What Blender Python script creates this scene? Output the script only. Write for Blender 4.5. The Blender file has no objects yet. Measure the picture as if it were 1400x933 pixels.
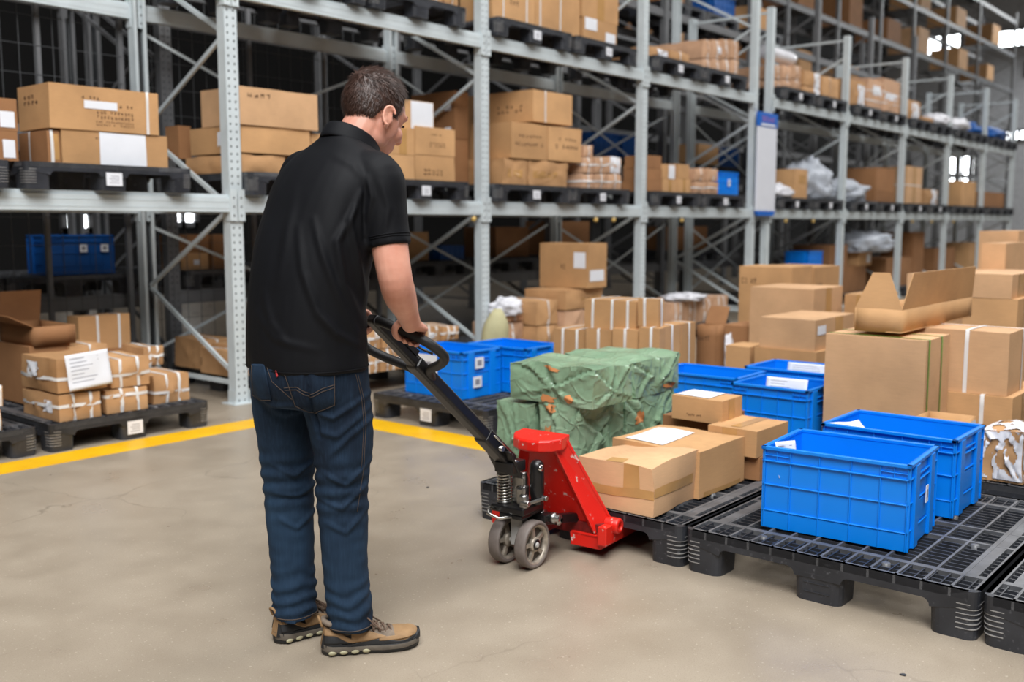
import bpy, bmesh, math, random
from mathutils import Vector, Matrix, noise, Euler
from mathutils.bvhtree import BVHTree
PI = math.pi
SC = bpy.context.scene
COL = SC.collection
rnd = random.Random(11)

# ------------------------------------------------------------------ mesh helper
class MB:
    def __init__(s):
        s.v = []; s.f = []; s.m = []; s.sm = []
    def add(s, vs, fs, mi=0, smooth=False):
        o = len(s.v)
        s.v += [tuple(v) for v in vs]
        for f in fs:
            s.f.append(tuple(i + o for i in f)); s.m.append(mi); s.sm.append(smooth)
    def box(s, c, d, rz=0.0, mi=0, mat=None):
        x, y, z = d[0] / 2, d[1] / 2, d[2] / 2
        vs = [Vector((sx * x, sy * y, sz * z)) for sz in (-1, 1) for sx, sy in ((-1, -1), (1, -1), (1, 1), (-1, 1))]
        M = mat if mat is not None else Matrix.Rotation(rz, 3, 'Z')
        c = Vector(c)
        vs = [M @ v + c for v in vs]
        s.add(vs, [(3, 2, 1, 0), (4, 5, 6, 7), (0, 1, 5, 4), (1, 2, 6, 5), (2, 3, 7, 6), (3, 0, 4, 7)], mi)
    def bb(s, x0, x1, y0, y1, z0, z1, mi=0):
        s.box(((x0 + x1) / 2, (y0 + y1) / 2, (z0 + z1) / 2), (abs(x1 - x0), abs(y1 - y0), abs(z1 - z0)), 0, mi)
    def bar(s, a, b, w, h, up=(0, 0, 1), mi=0):
        a, b = Vector(a), Vector(b); d = b - a; L = d.length; d.normalize()
        u = Vector(up); sd = d.cross(u)
        if sd.length < 1e-5: sd = d.cross(Vector((1, 0, 0)))
        sd.normalize(); u = sd.cross(d)
        s.box((a + b) / 2, (L, w, h), mi=mi, mat=Matrix((d, sd, u)).transposed())
    def loft(s, rings, closed=True, cap=True, mi=0, smooth=True):
        n = len(rings[0]); o = []
        for r in rings: o += list(r)
        fs = []
        for i in range(len(rings) - 1):
            for j in range(n if closed else n - 1):
                k = (j + 1) % n
                fs.append((i * n + j, i * n + k, (i + 1) * n + k, (i + 1) * n + j))
        s.add(o, fs, mi, smooth)
        if cap:
            s.add(list(rings[0]), [tuple(range(n))[::-1]], mi, False)
            s.add(list(rings[-1]), [tuple(range(n))], mi, False)
    def tube(s, pts, r, n=8, mi=0, closed=False, cap=True, smooth=True):
        pts = [Vector(p) for p in pts]
        rs = r if isinstance(r, (list, tuple)) else [r] * len(pts)
        rings = []; pu = None
        for i, p in enumerate(pts):
            if closed:
                t = pts[(i + 1) % len(pts)] - pts[i - 1]
            else:
                t = pts[min(i + 1, len(pts) - 1)] - pts[max(i - 1, 0)]
            if t.length < 1e-9: t = Vector((0, 0, 1))
            t.normalize()
            if pu is None:
                pu = Vector((0, 0, 1)) if abs(t.z) < .9 else Vector((1, 0, 0))
            u = pu - t * pu.dot(t)
            if u.length < 1e-6: u = t.orthogonal()
            u.normalize(); w = t.cross(u); pu = u
            rings.append([p + (u * math.cos(2 * PI * k / n) + w * math.sin(2 * PI * k / n)) * rs[i] for k in range(n)])
        if closed: rings.append(rings[0])
        s.loft(rings, cap=cap and not closed, mi=mi, smooth=smooth)
    def lathe(s, prof, c=(0, 0, 0), axis='Z', n=24, mi=0, cap=False, smooth=True):
        rings = []
        for r, h in prof:
            ring = []
            for k in range(n):
                a = 2 * PI * k / n; x, y = r * math.cos(a), r * math.sin(a)
                p = (x, y, h) if axis == 'Z' else ((h, x, y) if axis == 'X' else (y, h, x))
                ring.append(Vector(p) + Vector(c))
            rings.append(ring)
        s.loft(rings, cap=cap, mi=mi, smooth=smooth)
    def prism(s, poly, h0, h1, axis='Z', mi=0, smooth=False):
        def P(a, b, h):
            return Vector((a, b, h)) if axis == 'Z' else (Vector((h, a, b)) if axis == 'X' else Vector((a, h, b)))
        n = len(poly)
        vs = [P(a, b, h0) for a, b in poly] + [P(a, b, h1) for a, b in poly]
        s.add(vs, [tuple(range(n))[::-1], tuple(range(n, 2 * n))], mi, False)
        s.add(vs, [(i, (i + 1) % n, n + (i + 1) % n, n + i) for i in range(n)], mi, smooth)
    def grid(s, fn, nu, nv, mi=0, smooth=True):
        vs = [fn(i / nu, j / nv) for i in range(nu + 1) for j in range(nv + 1)]
        s.add(vs, [(i * (nv + 1) + j, (i + 1) * (nv + 1) + j, (i + 1) * (nv + 1) + j + 1, i * (nv + 1) + j + 1) for i in range(nu) for j in range(nv)], mi, smooth)
    def ell(s, c, r, n=16, m=10, mat=None, mi=0):
        c = Vector(c); M = mat or Matrix.Identity(3); vs = []
        for i in range(1, m):
            t = PI * i / m
            for j in range(n):
                p = 2 * PI * j / n
                vs.append(c + M @ Vector((r[0] * math.sin(t) * math.cos(p), r[1] * math.sin(t) * math.sin(p), r[2] * math.cos(t))))
        a = len(vs); vs += [c + M @ Vector((0, 0, r[2])), c + M @ Vector((0, 0, -r[2]))]
        fs = [(i * n + j, (i + 1) * n + j, (i + 1) * n + (j + 1) % n, i * n + (j + 1) % n) for i in range(m - 2) for j in range(n)]
        fs += [(a, j, (j + 1) % n) for j in range(n)] + [(a + 1, (m - 2) * n + (j + 1) % n, (m - 2) * n + j) for j in range(n)]
        s.add(vs, fs, mi, True)
    def mesh(s, name, mats):
        me = bpy.data.meshes.new(name)
        me.from_pydata(s.v, [], s.f)
        if not isinstance(mats, (list, tuple)): mats = [mats]
        for m in mats: me.materials.append(m)
        me.polygons.foreach_set('material_index', s.m)
        me.polygons.foreach_set('use_smooth', s.sm)
        me.update()
        return me
    def build(s, name, mats, parent=None, loc=None, rz=None, bevel=0, seg=2, fix=True):
        me = s.mesh(name, mats)
        if fix:
            bm = bmesh.new(); bm.from_mesh(me)
            bmesh.ops.remove_doubles(bm, verts=bm.verts, dist=1e-5)
            bmesh.ops.recalc_face_normals(bm, faces=bm.faces); bm.to_mesh(me); bm.free()
        o = link(name, me, parent)
        if loc is not None: o.location = loc
        if rz is not None: o.rotation_euler = (0, 0, rz)
        if bevel:
            b = o.modifiers.new('edge', 'BEVEL'); b.width = bevel; b.segments = seg; b.limit_method = 'ANGLE'; b.angle_limit = .7
            b.harden_normals = False
        return o

def link(name, me, parent=None):
    o = bpy.data.objects.new(name, me); COL.objects.link(o)
    if parent is not None: o.parent = parent
    return o
def tag(o, label=None, cat=None, group=None, kind=None):
    if label: o['label'] = label
    if cat: o['category'] = cat
    if group: o['group'] = group
    if kind: o['kind'] = kind
    return o
def thing(name, label, cat, loc=(0, 0, 0), rz=0, group=None):
    o = link(name, None); o.location = loc; o.rotation_euler = (0, 0, rz); o.empty_display_size = .1
    return tag(o, label, cat, group)
CH = {}
def dup(root, loc=None, rz=None, label=None, group=None, scale=None):
    def cp(o, par):
        c = o.copy(); COL.objects.link(c)
        if par is not None: c.parent = par
        for ch in list(o.children): cp(ch, c)
        return c
    r = cp(root, None)
    if loc is not None: r.location = loc
    if rz is not None: r.rotation_euler = (0, 0, rz)
    if scale is not None: r.scale = scale
    if label: r['label'] = label
    if group: r['group'] = group
    return r
def catmull(pts, n):
    pts = [Vector(p) for p in pts]; out = []
    for i in range(len(pts) - 1):
        p0 = pts[max(i - 1, 0)]; p1 = pts[i]; p2 = pts[i + 1]; p3 = pts[min(i + 2, len(pts) - 1)]
        for k in range(n):
            t = k / n
            out.append(.5 * ((2 * p1) + (p2 - p0) * t + (2 * p0 - 5 * p1 + 4 * p2 - p3) * t * t + (3 * p1 - p0 - 3 * p2 + p3) * t ** 3))
    out.append(pts[-1]); return out
def sstep(a, b, x):
    t = max(0., min(1., (x - a) / (b - a))); return t * t * (3 - 2 * t)

# ------------------------------------------------------------------ materials
def S(c):
    """sRGB 0-255 to linear"""
    return tuple(((x / 255) / 12.92 if x / 255 <= .04045 else ((x / 255 + .055) / 1.055) ** 2.4) for x in c) + (1.,)
def newmat(name):
    m = bpy.data.materials.new(name); m.use_nodes = True
    nt = m.node_tree; b = nt.nodes['Principled BSDF']
    return m, nt, b
def N(nt, t, **kw):
    n = nt.nodes.new(t)
    for k, v in kw.items():
        if hasattr(n, k) and k not in ('Scale', 'Color'): setattr(n, k, v)
        else: n.inputs[k.replace('_', ' ')].default_value = v
    return n
def coords(nt, scale=(1, 1, 1), per_object=True):
    tc = nt.nodes.new('ShaderNodeTexCoord'); mp = nt.nodes.new('ShaderNodeMapping')
    mp.inputs['Scale'].default_value = scale
    nt.links.new(tc.outputs['Object'], mp.inputs['Vector'])
    if per_object:
        oi = nt.nodes.new('ShaderNodeObjectInfo'); mm = nt.nodes.new('ShaderNodeMath'); mm.operation = 'MULTIPLY'; mm.inputs[1].default_value = 37.
        cb = nt.nodes.new('ShaderNodeCombineXYZ')
        nt.links.new(oi.outputs['Random'], mm.inputs[0])
        for k in 'XYZ': nt.links.new(mm.outputs[0], cb.inputs[k])
        nt.links.new(cb.outputs[0], mp.inputs['Location'])
    return mp.outputs['Vector']
def noise_node(nt, vec, scale, detail=4, rough=.55):
    n = nt.nodes.new('ShaderNodeTexNoise'); n.inputs['Scale'].default_value = scale
    n.inputs['Detail'].default_value = detail; n.inputs['Roughness'].default_value = rough
    nt.links.new(vec, n.inputs['Vector']); return n.outputs['Fac']
def ramp(nt, fac, stops):
    r = nt.nodes.new('ShaderNodeValToRGB'); e = r.color_ramp.elements
    while len(e) < len(stops): e.new(.5)
    for i, (p, c) in enumerate(stops):
        e[i].position = p; e[i].color = c if len(c) == 4 else c + (1,)
    nt.links.new(fac, r.inputs['Fac']); return r.outputs['Color']
def mix(nt, fac, a, b, mode='MIX'):
    m = nt.nodes.new('ShaderNodeMix'); m.data_type = 'RGBA'; m.blend_type = mode
    for sock, v in ((m.inputs[0], fac), (m.inputs[6], a), (m.inputs[7], b)):
        if hasattr(v, 'links') or hasattr(v, 'is_linked'): nt.links.new(v, sock)
        else: sock.default_value = v
    return m.outputs[2]
def bump(nt, b, h, strength=.2, dist=.002):
    n = nt.nodes.new('ShaderNodeBump'); n.inputs['Strength'].default_value = strength; n.inputs['Distance'].default_value = dist
    nt.links.new(h, n.inputs['Height']); nt.links.new(n.outputs['Normal'], b.inputs['Normal'])
def simple(name, c, rough=.5, metal=0, var=.12, scale=8., bmp=0, bscale=60, spec=None, objvar=0):
    m, nt, b = newmat(name)
    v = coords(nt); f = noise_node(nt, v, scale)
    lo = tuple(x * (1 - var) for x in c[:3]) + (1,); hi = tuple(min(1, x * (1 + var)) for x in c[:3]) + (1,)
    colr = ramp(nt, f, [(.3, lo), (.7, hi)])
    if objvar:
        oi = nt.nodes.new('ShaderNodeObjectInfo')
        r2 = ramp(nt, oi.outputs['Random'], [(0, (1 - objvar,) * 3), (1, (1,) * 3)])
        colr = mix(nt, 1., colr, r2, 'MULTIPLY')
    nt.links.new(colr, b.inputs['Base Color'])
    b.inputs['Roughness'].default_value = rough; b.inputs['Metallic'].default_value = metal
    if spec is not None: b.inputs['Specular IOR Level'].default_value = spec
    if bmp: bump(nt, b, noise_node(nt, v, bscale, 3), bmp)
    return m

def cardboard(name, c, objvar=.18):
    m, nt, b = newmat(name)
    v = coords(nt); v2 = coords(nt, (3, 3, 90))
    f = noise_node(nt, v, 3.2, 5); g = noise_node(nt, v2, 6, 3)
    lo = tuple(x * .80 for x in c[:3]) + (1,); hi = tuple(min(1, x * 1.12) for x in c[:3]) + (1,)
    a = ramp(nt, f, [(.3, lo), (.68, hi)])
    a = mix(nt, .25, a, ramp(nt, g, [(.35, lo), (.65, hi)]))
    oi = nt.nodes.new('ShaderNodeObjectInfo')
    r2 = ramp(nt, oi.outputs['Random'], [(0, (1 - objvar, 1 - objvar * 1.1, 1 - objvar * 1.25)), (1, (1, 1, 1))])
    a = mix(nt, 1., a, r2, 'MULTIPLY')
    nt.links.new(a, b.inputs['Base Color']); b.inputs['Roughness'].default_value = .75
    b.inputs['Specular IOR Level'].default_value = .3
    bump(nt, b, g, .08)
    return m
M = {}
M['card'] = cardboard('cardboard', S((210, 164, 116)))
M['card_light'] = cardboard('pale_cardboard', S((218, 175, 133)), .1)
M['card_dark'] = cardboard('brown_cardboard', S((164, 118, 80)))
M['kraft'] = cardboard('kraft_paper', S((206, 160, 114)), .22)
M['kraft_pink'] = cardboard('pinkish_kraft', S((212, 170, 138)), .2)
M['tape'] = simple('packing_tape', S((190, 146, 92)), .25, spec=.6)
M['paper'] = simple('white_paper', S((232, 234, 240)), .7, var=.03)
M['strap'] = simple('white_strap', S((226, 224, 222)), .45, var=.04)
M['strap_green'] = simple('green_strap', S((96, 140, 50)), .4)
M['ink'] = simple('dark_print', S((84, 56, 36)), .8, var=.2)
M['ink_grey'] = simple('grey_print', S((140, 140, 150)), .8)
M['bag'] = simple('white_plastic_bag', S((226, 226, 232)), .3, bmp=.4, bscale=20)
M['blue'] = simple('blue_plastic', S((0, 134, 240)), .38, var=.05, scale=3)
M['blue_dark'] = simple('dark_blue_plastic', S((10, 84, 160)), .45, var=.1, scale=3)  # darker blue, used on the rear crates and far bundles
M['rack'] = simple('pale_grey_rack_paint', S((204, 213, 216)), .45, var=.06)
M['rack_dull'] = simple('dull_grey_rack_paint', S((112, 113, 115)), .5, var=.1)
M['hole'] = simple('hole_shade_grey', S((60, 62, 64)), .7)  # grey that stands in for the shade inside punched holes
M['steel'] = simple('bare_steel', S((170, 168, 165)), .32, 1., var=.15, scale=30)
M['chrome'] = simple('spring_chrome', S((205, 202, 196)), .22, 1., var=.1, scale=40)
M['black_metal'] = simple('black_enamel', S((22, 21, 22)), .32, var=.3, scale=30, bmp=.1)
M['black_grip'] = simple('black_rubber', S((26, 25, 26)), .5)
M['skin'] = None
M['beige_pad'] = simple('beige_cloth', S((206, 190, 150)), .8, bmp=.4, bscale=15)
M['canvas'] = simple('olive_canvas', S((186, 180, 140)), .8, bmp=.3, bscale=25)
M['tarp'] = simple('grey_plastic_sheet', S((178, 184, 194)), .4, bmp=.5, bscale=14)
M['sign_white'] = simple('white_sign_board', S((226, 229, 238)), .4, var=.02)
M['sign_blue'] = simple('blue_sign_band', S((20, 100, 196)), .4, var=.04)
M['sign_red'] = simple('pink_sign_print', S((214, 120, 160)), .5)
M['yellow'] = None
M['amber'] = simple('amber_plastic', S((226, 190, 110)), .4)
M['wire'] = simple('dark_wire', S((84, 86, 88)), .5)
M['unlit_hall'] = simple('unlit_hall_dark', S((15, 14, 14)), .9)  # near-black colour stands in for the unlit depth of the hall
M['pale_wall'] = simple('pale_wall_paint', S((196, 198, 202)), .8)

def black_plastic():
    m, nt, b = newmat('black_pallet_plastic'); v = coords(nt)
    f = noise_node(nt, v, 5, 6); g = noise_node(nt, v, 60, 3)
    a = ramp(nt, f, [(.35, S((38, 40, 45))), (.7, S((58, 60, 66)))])
    sc = ramp(nt, g, [(.62, (0, 0, 0)), (.75, (1, 1, 1))])
    a = mix(nt, sc, a, S((86, 87, 92)))
    nt.links.new(a, b.inputs['Base Color']); b.inputs['Roughness'].default_value = .42
    bump(nt, b, g, .12)
    return m
M['pallet'] = black_plastic()
M['pallet_scuff'] = simple('scuffed_pallet_plastic', S((148, 146, 144)), .5, var=.25, scale=40)
M['pallet_deck'] = simple('worn_sheen_pallet_plastic', S((92, 93, 96)), .42, var=.3, scale=14)  # lighter tone carries both wear and the painted gloss of the deck bars

def concrete():
    m, nt, b = newmat('polished_concrete'); tc = nt.nodes.new('ShaderNodeTexCoord'); v = tc.outputs['Object']
    big = noise_node(nt, v, .55, 5, .6); mid = noise_node(nt, v, 4, 5); fine = noise_node(nt, v, 240, 2); spk = noise_node(nt, v, 95, 2, .4)
    a = ramp(nt, big, [(.3, S((148, 135, 118))), (.7, S((168, 155, 138)))])
    a = mix(nt, .35, a, ramp(nt, mid, [(.3, S((140, 127, 111))), (.7, S((178, 166, 149)))]))
    a = mix(nt, ramp(nt, fine, [(.5, (0, 0, 0)), (.8, (.55, .55, .55))]), a, S((122, 110, 94)))
    a = mix(nt, ramp(nt, spk, [(.66, (0, 0, 0)), (.76, (.55, .55, .55))]), a, S((206, 196, 180)))
    v3 = nt.nodes.new('ShaderNodeTexVoronoi'); v3.inputs['Scale'].default_value = 2.6; nt.links.new(v, v3.inputs['Vector'])
    pit = ramp(nt, v3.outputs['Distance'], [(.022, (.8, .8, .8)), (.04, (0, 0, 0))])
    a = mix(nt, pit, a, S((96, 86, 74)))
    wv = nt.nodes.new('ShaderNodeTexNoise'); wv.inputs['Scale'].default_value = .35; wv.inputs['Detail'].default_value = 3; nt.links.new(v, wv.inputs['Vector'])
    st = ramp(nt, wv.outputs['Fac'], [(.57, (0, 0, 0)), (.72, (.3, .3, .3))])
    a = mix(nt, st, a, S((116, 103, 87)))
    ds = nt.nodes.new('ShaderNodeTexNoise'); ds.inputs['Scale'].default_value = 1.7; ds.inputs['Detail'].default_value = 4; nt.links.new(v, ds.inputs['Vector'])
    ad = nt.nodes.new('ShaderNodeVectorMath'); ad.operation = 'MULTIPLY_ADD'; ad.inputs[1].default_value = (.5, .5, .5); nt.links.new(ds.outputs['Color'], ad.inputs[0]); nt.links.new(v, ad.inputs[2])
    vc = nt.nodes.new('ShaderNodeTexVoronoi'); vc.feature = 'DISTANCE_TO_EDGE'; vc.inputs['Scale'].default_value = .85; nt.links.new(ad.outputs[0], vc.inputs['Vector'])
    ck = ramp(nt, vc.outputs['Distance'], [(.0, (.5, .5, .5)), (.0035, (0, 0, 0))])
    ckm = mix(nt, 1., ck, ramp(nt, big, [(.45, (0, 0, 0)), (.6, (1, 1, 1))]), 'MULTIPLY')
    a = mix(nt, ckm, a, S((88, 78, 66)))
    nt.links.new(a, b.inputs['Base Color'])
    rr = ramp(nt, mid, [(.3, (.26,) * 3), (.7, (.42,) * 3)]); nt.links.new(rr, b.inputs['Roughness'])
    b.inputs['Specular IOR Level'].default_value = .45
    bump(nt, b, fine, .1, .001)
    return m
M['concrete'] = concrete()
def yellow_paint():
    m, nt, b = newmat('yellow_floor_paint'); tc = nt.nodes.new('ShaderNodeTexCoord'); v = tc.outputs['Object']
    f = noise_node(nt, v, 3, 5); g = noise_node(nt, v, 55, 4)
    a = ramp(nt, f, [(.3, S((232, 172, 8))), (.7, S((250, 198, 24)))])
    a = mix(nt, ramp(nt, g, [(.63, (0, 0, 0)), (.72, (.5, .5, .5))]), a, S((186, 150, 70)))
    nt.links.new(a, b.inputs['Base Color']); b.inputs['Roughness'].default_value = .45
    return m
M['yellow'] = yellow_paint()
def red_paint():
    m, nt, b = newmat('chipped_red_paint'); v = coords(nt)
    g = noise_node(nt, v, 26, 6, .65); f = noise_node(nt, v, 3, 4)
    a = ramp(nt, f, [(.3, S((205, 26, 18))), (.7, S((228, 40, 28)))])
    chip = ramp(nt, g, [(.625, (0, 0, 0)), (.66, (1, 1, 1))])
    a = mix(nt, chip, a, S((214, 176, 168)))
    nt.links.new(a, b.inputs['Base Color']); b.inputs['Roughness'].default_value = .34
    return m
M['red'] = red_paint()
def green_film():
    m, nt, b = newmat('green_plastic_wrap'); v = coords(nt)
    f = noise_node(nt, v, 4, 5); g = noise_node(nt, v, 16, 4)
    wv = nt.nodes.new('ShaderNodeTexVoronoi'); wv.feature = 'DISTANCE_TO_EDGE'; wv.inputs['Scale'].default_value = 9
    dn = nt.nodes.new('ShaderNodeTexNoise'); dn.inputs['Scale'].default_value = 5; nt.links.new(v, dn.inputs['Vector'])
    ad = nt.nodes.new('ShaderNodeVectorMath'); ad.operation = 'MULTIPLY_ADD'; ad.inputs[1].default_value = (.35, .35, .35); nt.links.new(dn.outputs['Color'], ad.inputs[0]); nt.links.new(v, ad.inputs[2])
    nt.links.new(ad.outputs[0], wv.inputs['Vector'])
    a = ramp(nt, f, [(.3, S((112, 142, 114))), (.55, S((140, 168, 138))), (.75, S((170, 192, 164)))])
    nt.links.new(a, b.inputs['Base Color']); b.inputs['Roughness'].default_value = .27
    b.inputs['Specular IOR Level'].default_value = .6
    rd = ramp(nt, wv.outputs['Distance'], [(.0, (1, 1, 1)), (.12, (0, 0, 0))])
    hm = mix(nt, .45, g, rd)
    bump(nt, b, hm, .6, .010)
    return m
M['green'] = green_film()
M['torn'] = simple('torn_orange_kraft', S((208, 138, 84)), .8)
# ------------------------------------------------------------------ pallet (front = local -x, 1.2 deep, 1.0 wide, 0.155 high)
PH = .155
def rrect(x0, x1, y0, y1, r, n=4):
    o = []
    for cx, cy, a0 in ((x1 - r, y1 - r, 0), (x0 + r, y1 - r, PI / 2), (x0 + r, y0 + r, PI), (x1 - r, y0 + r, 1.5 * PI)):
        for k in range(n + 1):
            a = a0 + PI / 2 * k / n; o.append((cx + r * math.cos(a), cy + r * math.sin(a)))
    return o
LEGS = []
for ix, (lx0, lx1) in enumerate(((-.6, -.45), (-.085, .085), (.45, .6))):
    for iy, (ly0, ly1) in enumerate(((-.5, -.355), (-.085, .085), (.355, .5))):
        LEGS.append((lx0, lx1, ly0, ly1, ix, iy))
def make_pallet_deck(full=True):
    b = MB()
    # perimeter skirts with arched openings between the legs (side bands)
    def arch(w0, w1, r=.025, zt=.106, n=4):
        pts = []
        for k in range(n + 1):
            a = PI - PI / 2 * k / n; pts.append((w0 + r + r * math.cos(a), zt - r + r * math.sin(a)))
        for k in range(n + 1):
            a = PI / 2 - PI / 2 * k / n; pts.append((w1 - r + r * math.cos(a), zt - r + r * math.sin(a)))
        return pts
    def skirt(L, g):
        poly = [(-L + .03, PH), (-L + .03, .104)]
        for a0, a1 in g:
            poly += arch(a0, a1)
        poly += [(L - .03, .104), (L - .03, PH)]
        return poly
    gy = [(-.36, -.08), (.08, .36)]; gx = [(-.45, -.08), (.08, .45)]
    for s in (-1, 1):
        b.prism(skirt(.5, gy), s * .6, s * .585, 'X'); b.prism(skirt(.6, gx), s * .5, s * .485, 'Y')
    # top frame
    for s in (-1, 1):
        b.bb(s * .6, s * .575, -.47, .47, .128, PH, 1); b.bb(-.57, .57, s * .5, s * .478, .128, PH, 1)
        b.bb(-.44, .44, s * .455, s * .405, .135, PH - .001, 1)
        b.bb(s * .46, s * .435, -.5, .5, .128, PH - .0005, 1)
        b.bb(s * .095, s * .08, -.5, .5, .128, PH - .0005, 1)
    for k in range(1, 12):
        y = -.5 + k / 12
        b.bb(-.6, .6, y - .0042, y + .0042, .128, PH, 1)
    for k in range(1, 33):
        x = -.6 + 1.2 * k / 33
        b.bb(x - .0028, x + .0028, -.5, .5, .124, PH - .006, 0)
    for k in range(1, 25):   # tighter ribs above the legs and along the ends
        y = -.5 + k / 25
        for x0, x1 in ((-.575, -.46), (.46, .575)):
            b.bb(x0, x1, y - .0022, y + .0022, .126, PH - .003, 0)
    for x, y in ((-.5, -.19), (-.5, .24), (.5, -.19), (.5, .24), (-.12, -.36), (-.12, .2), (.2, -.2), (.3, .33)):   # bosses
        b.lathe([(.0, PH + .0005), (.009, PH + .001), (.014, PH), (.015, .13)], (x, y, 0), n=10, mi=1)
    for s in (-1, 1):       # rounded deck corners
        for t in (-1, 1):
            cx, cy = s * .57, t * .47
            pl = [(cx, cy)] + [(cx + .03 * s * math.cos(a), cy + .03 * t * math.sin(a)) for a in [PI / 2 * k / 5 for k in range(6)]]
            if s * t < 0: pl = pl[::-1]
            b.prism(pl, .10, PH, 'Z', 0)
    return b.mesh('pallet_deck', [M['pallet'], M['pallet_deck'], M['pallet_scuff']])
def make_leg(l):
    x0, x1, y0, y1, ix, iy = l
    b = MB(); e = .0005
    r = .032
    lo = rrect(x0 + e + .005, x1 - e - .005, y0 + e + .005, y1 - e - .005, r)
    hi = rrect(x0 + e, x1 - e, y0 + e, y1 - e, r)
    b.loft([[Vector((x, y, 0)) for x, y in lo], [Vector((x, y, .126)) for x, y in hi]], smooth=False)
    if ix != 1 or iy != 1:
        # horizontal friction ridges on the outward faces and corners
        for k in range(6):
            z = .034 + k * .0155
            q = .005 * (1 - z / .126)
            p = rrect(x0 + e + q - .0016, x1 - e - q + .0016, y0 + e + q - .0016, y1 - e - q + .0016, r, 6)
            keep = []
            for (x, y) in p:
                pass
            sx = -1 if ix == 0 else (1 if ix == 2 else 0); sy = -1 if iy == 0 else (1 if iy == 2 else 0)
            if sx and sy:
                cx = (x0 + e + r) if sx < 0 else (x1 - e - r); cy = (y0 + e + r) if sy < 0 else (y1 - e - r)
                rr = r - q + .0016
                arc = [(cx + sx * rr * math.cos(a), cy + sy * rr * math.sin(a)) for a in [PI / 2 * j / 6 for j in range(7)]]
                arc = [(arc[0][0], arc[0][1] - sy * .03)] + arc + [(arc[-1][0] - sx * .03, arc[-1][1])]
                arc2 = [(cx + (x - cx) * .86 - 0, cy + (y - cy) * .86) for x, y in arc]
                b.prism((arc + arc2[::-1]) if sx * sy > 0 else (arc + arc2[::-1])[::-1], z, z + .003, 'Z', 1)
            else:
                if k % 2: continue
                if sx: b.box(((x0 if sx < 0 else x1) - sx * (e + q + .001), (y0 + y1) / 2, z), (.006, .09, .003), mi=0)
                else: b.box(((x0 + x1) / 2, (y0 if sy < 0 else y1) - sy * (e + q + .001), z), (.09, .006, .003), mi=0)
    return b.mesh('pallet_leg', [M['pallet'], M['pallet_scuff']])
_deck = make_pallet_deck(); _legs = [make_leg(l) for l in LEGS]
_b = MB(); _b.bb(-.6015, -.6, -.048, .048, .03, .108, 0)
for k in range(4): _b.bb(-.6019, -.6014, -.03, .03 - .01 * (k % 2), .045 + k * .013, .049 + k * .013, 1)
_stk = _b.mesh('label_sticker', [M['paper'], M['ink_grey']])
def pallet(x, y, z, rz, label, sticker=False, group=None, wid=1.0):
    t = thing('plastic_pallet', label, 'pallet', (x, y, z), rz, group)
    t.scale = (1, wid, 1)
    link('deck', _deck, t)
    for m_ in _legs: link('leg', m_, t)
    if sticker: tag(link('label_sticker', _stk, t), 'white label sticker')
    return t

# ------------------------------------------------------------------ blue plastic crate (long side along local y)
def crate_mesh(L=.52, W=.385, H=.30, mat='blue'):
    b = MB(); t = .004; x, y = W / 2 - .012, L / 2 - .012
    b.bb(-x, x, -y, y, .004, .010)
    for s in (-1, 1):
        b.bb(s * x, s * (x - t), -y, y, .0, H); b.bb(-x, x, s * y, s * (y - t), .0, H)
    # rim and horizontal ribs
    def ring(z0, z1, e, i=0.0):
        for s in (-1, 1):
            b.bb(s * (x + e), s * (x - i), -y - e, y + e, z0, z1); b.bb(-x - e, x + e, s * (y + e), s * (y - i), z0, z1)
    ring(H - .012, H, .012, .006); ring(H - .055, H - .050, .009); ring(.158, .163, .006); ring(.062, .067, .006)
    ring(.0, .060, .0035)
    # vertical ribs, long sides
    for s in (-1, 1):
        for u in (-1, -.64, -.24, .2, .62, 1):
            b.bb(s * x, s * (x + .0065), u * y - .002, u * y + .002, .0, H - .004)
        for u in (-.82, .82):
            b.bb(s * x, s * (x + .007), u * y - .0015, u * y + .0015, H - .055, H)
            b.bb(s * x, s * (x + .007), u * y - .045, u * y + .045, H - .034, H - .031)
        # short sides: two stiff pillars beside a recessed hand hold
        for u in (-1, -.72, -.42, .42, .72, 1):
            b.bb(u * x - .002, u * x + .002, s * y, s * (y + .010), .0, H - .004)
        for u in (-.57, .57):
            b.bb(u * x - .026, u * x + .026, s * y, s * (y + .014), .0, H - .012)
        b.bb(-.42 * x, .42 * x, s * y, s * (y + .011), H - .075, H - .07)
        b.bb(-.40 * x, .40 * x, s * y, s * (y + .004), .075, .15)
    return b.mesh('crate', M[mat])
_crate = crate_mesh(); _crate_dark = crate_mesh(mat='blue_dark')
def crate(x, y, z, rz, label, group=None, stickers=(), dark_blue=False, scale=(1, 1, 1)):
    o = link('plastic_crate', _crate_dark if dark_blue else _crate); o.location = (x, y, z); o.rotation_euler = (0, 0, rz); o.scale = scale
    tag(o, label, 'crate', group)
    bv = o.modifiers.new('edge', 'BEVEL'); bv.width = .0012; bv.segments = 1; bv.limit_method = 'ANGLE'
    for (face, u, v, w, h) in stickers:
        b = MB()
        if face == 'x': b.bb(-.196, -.1985, u - w / 2, u + w / 2, v - h / 2, v + h / 2); b.bb(-.1987, -.199, u - w * .25, u + w * .2, v - h * .2, v + h * .2, 1)
        else: b.bb(u - w / 2, u + w / 2, -.262, -.2645, v - h / 2, v + h / 2); b.bb(u - w * .25, u + w * .25, -.2646, -.265, v - h * .25, v + h * .25, 1)
        tag(b.build('label_sticker', [M['paper'], M['ink_grey']], o), 'white label sticker')
    return o

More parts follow.
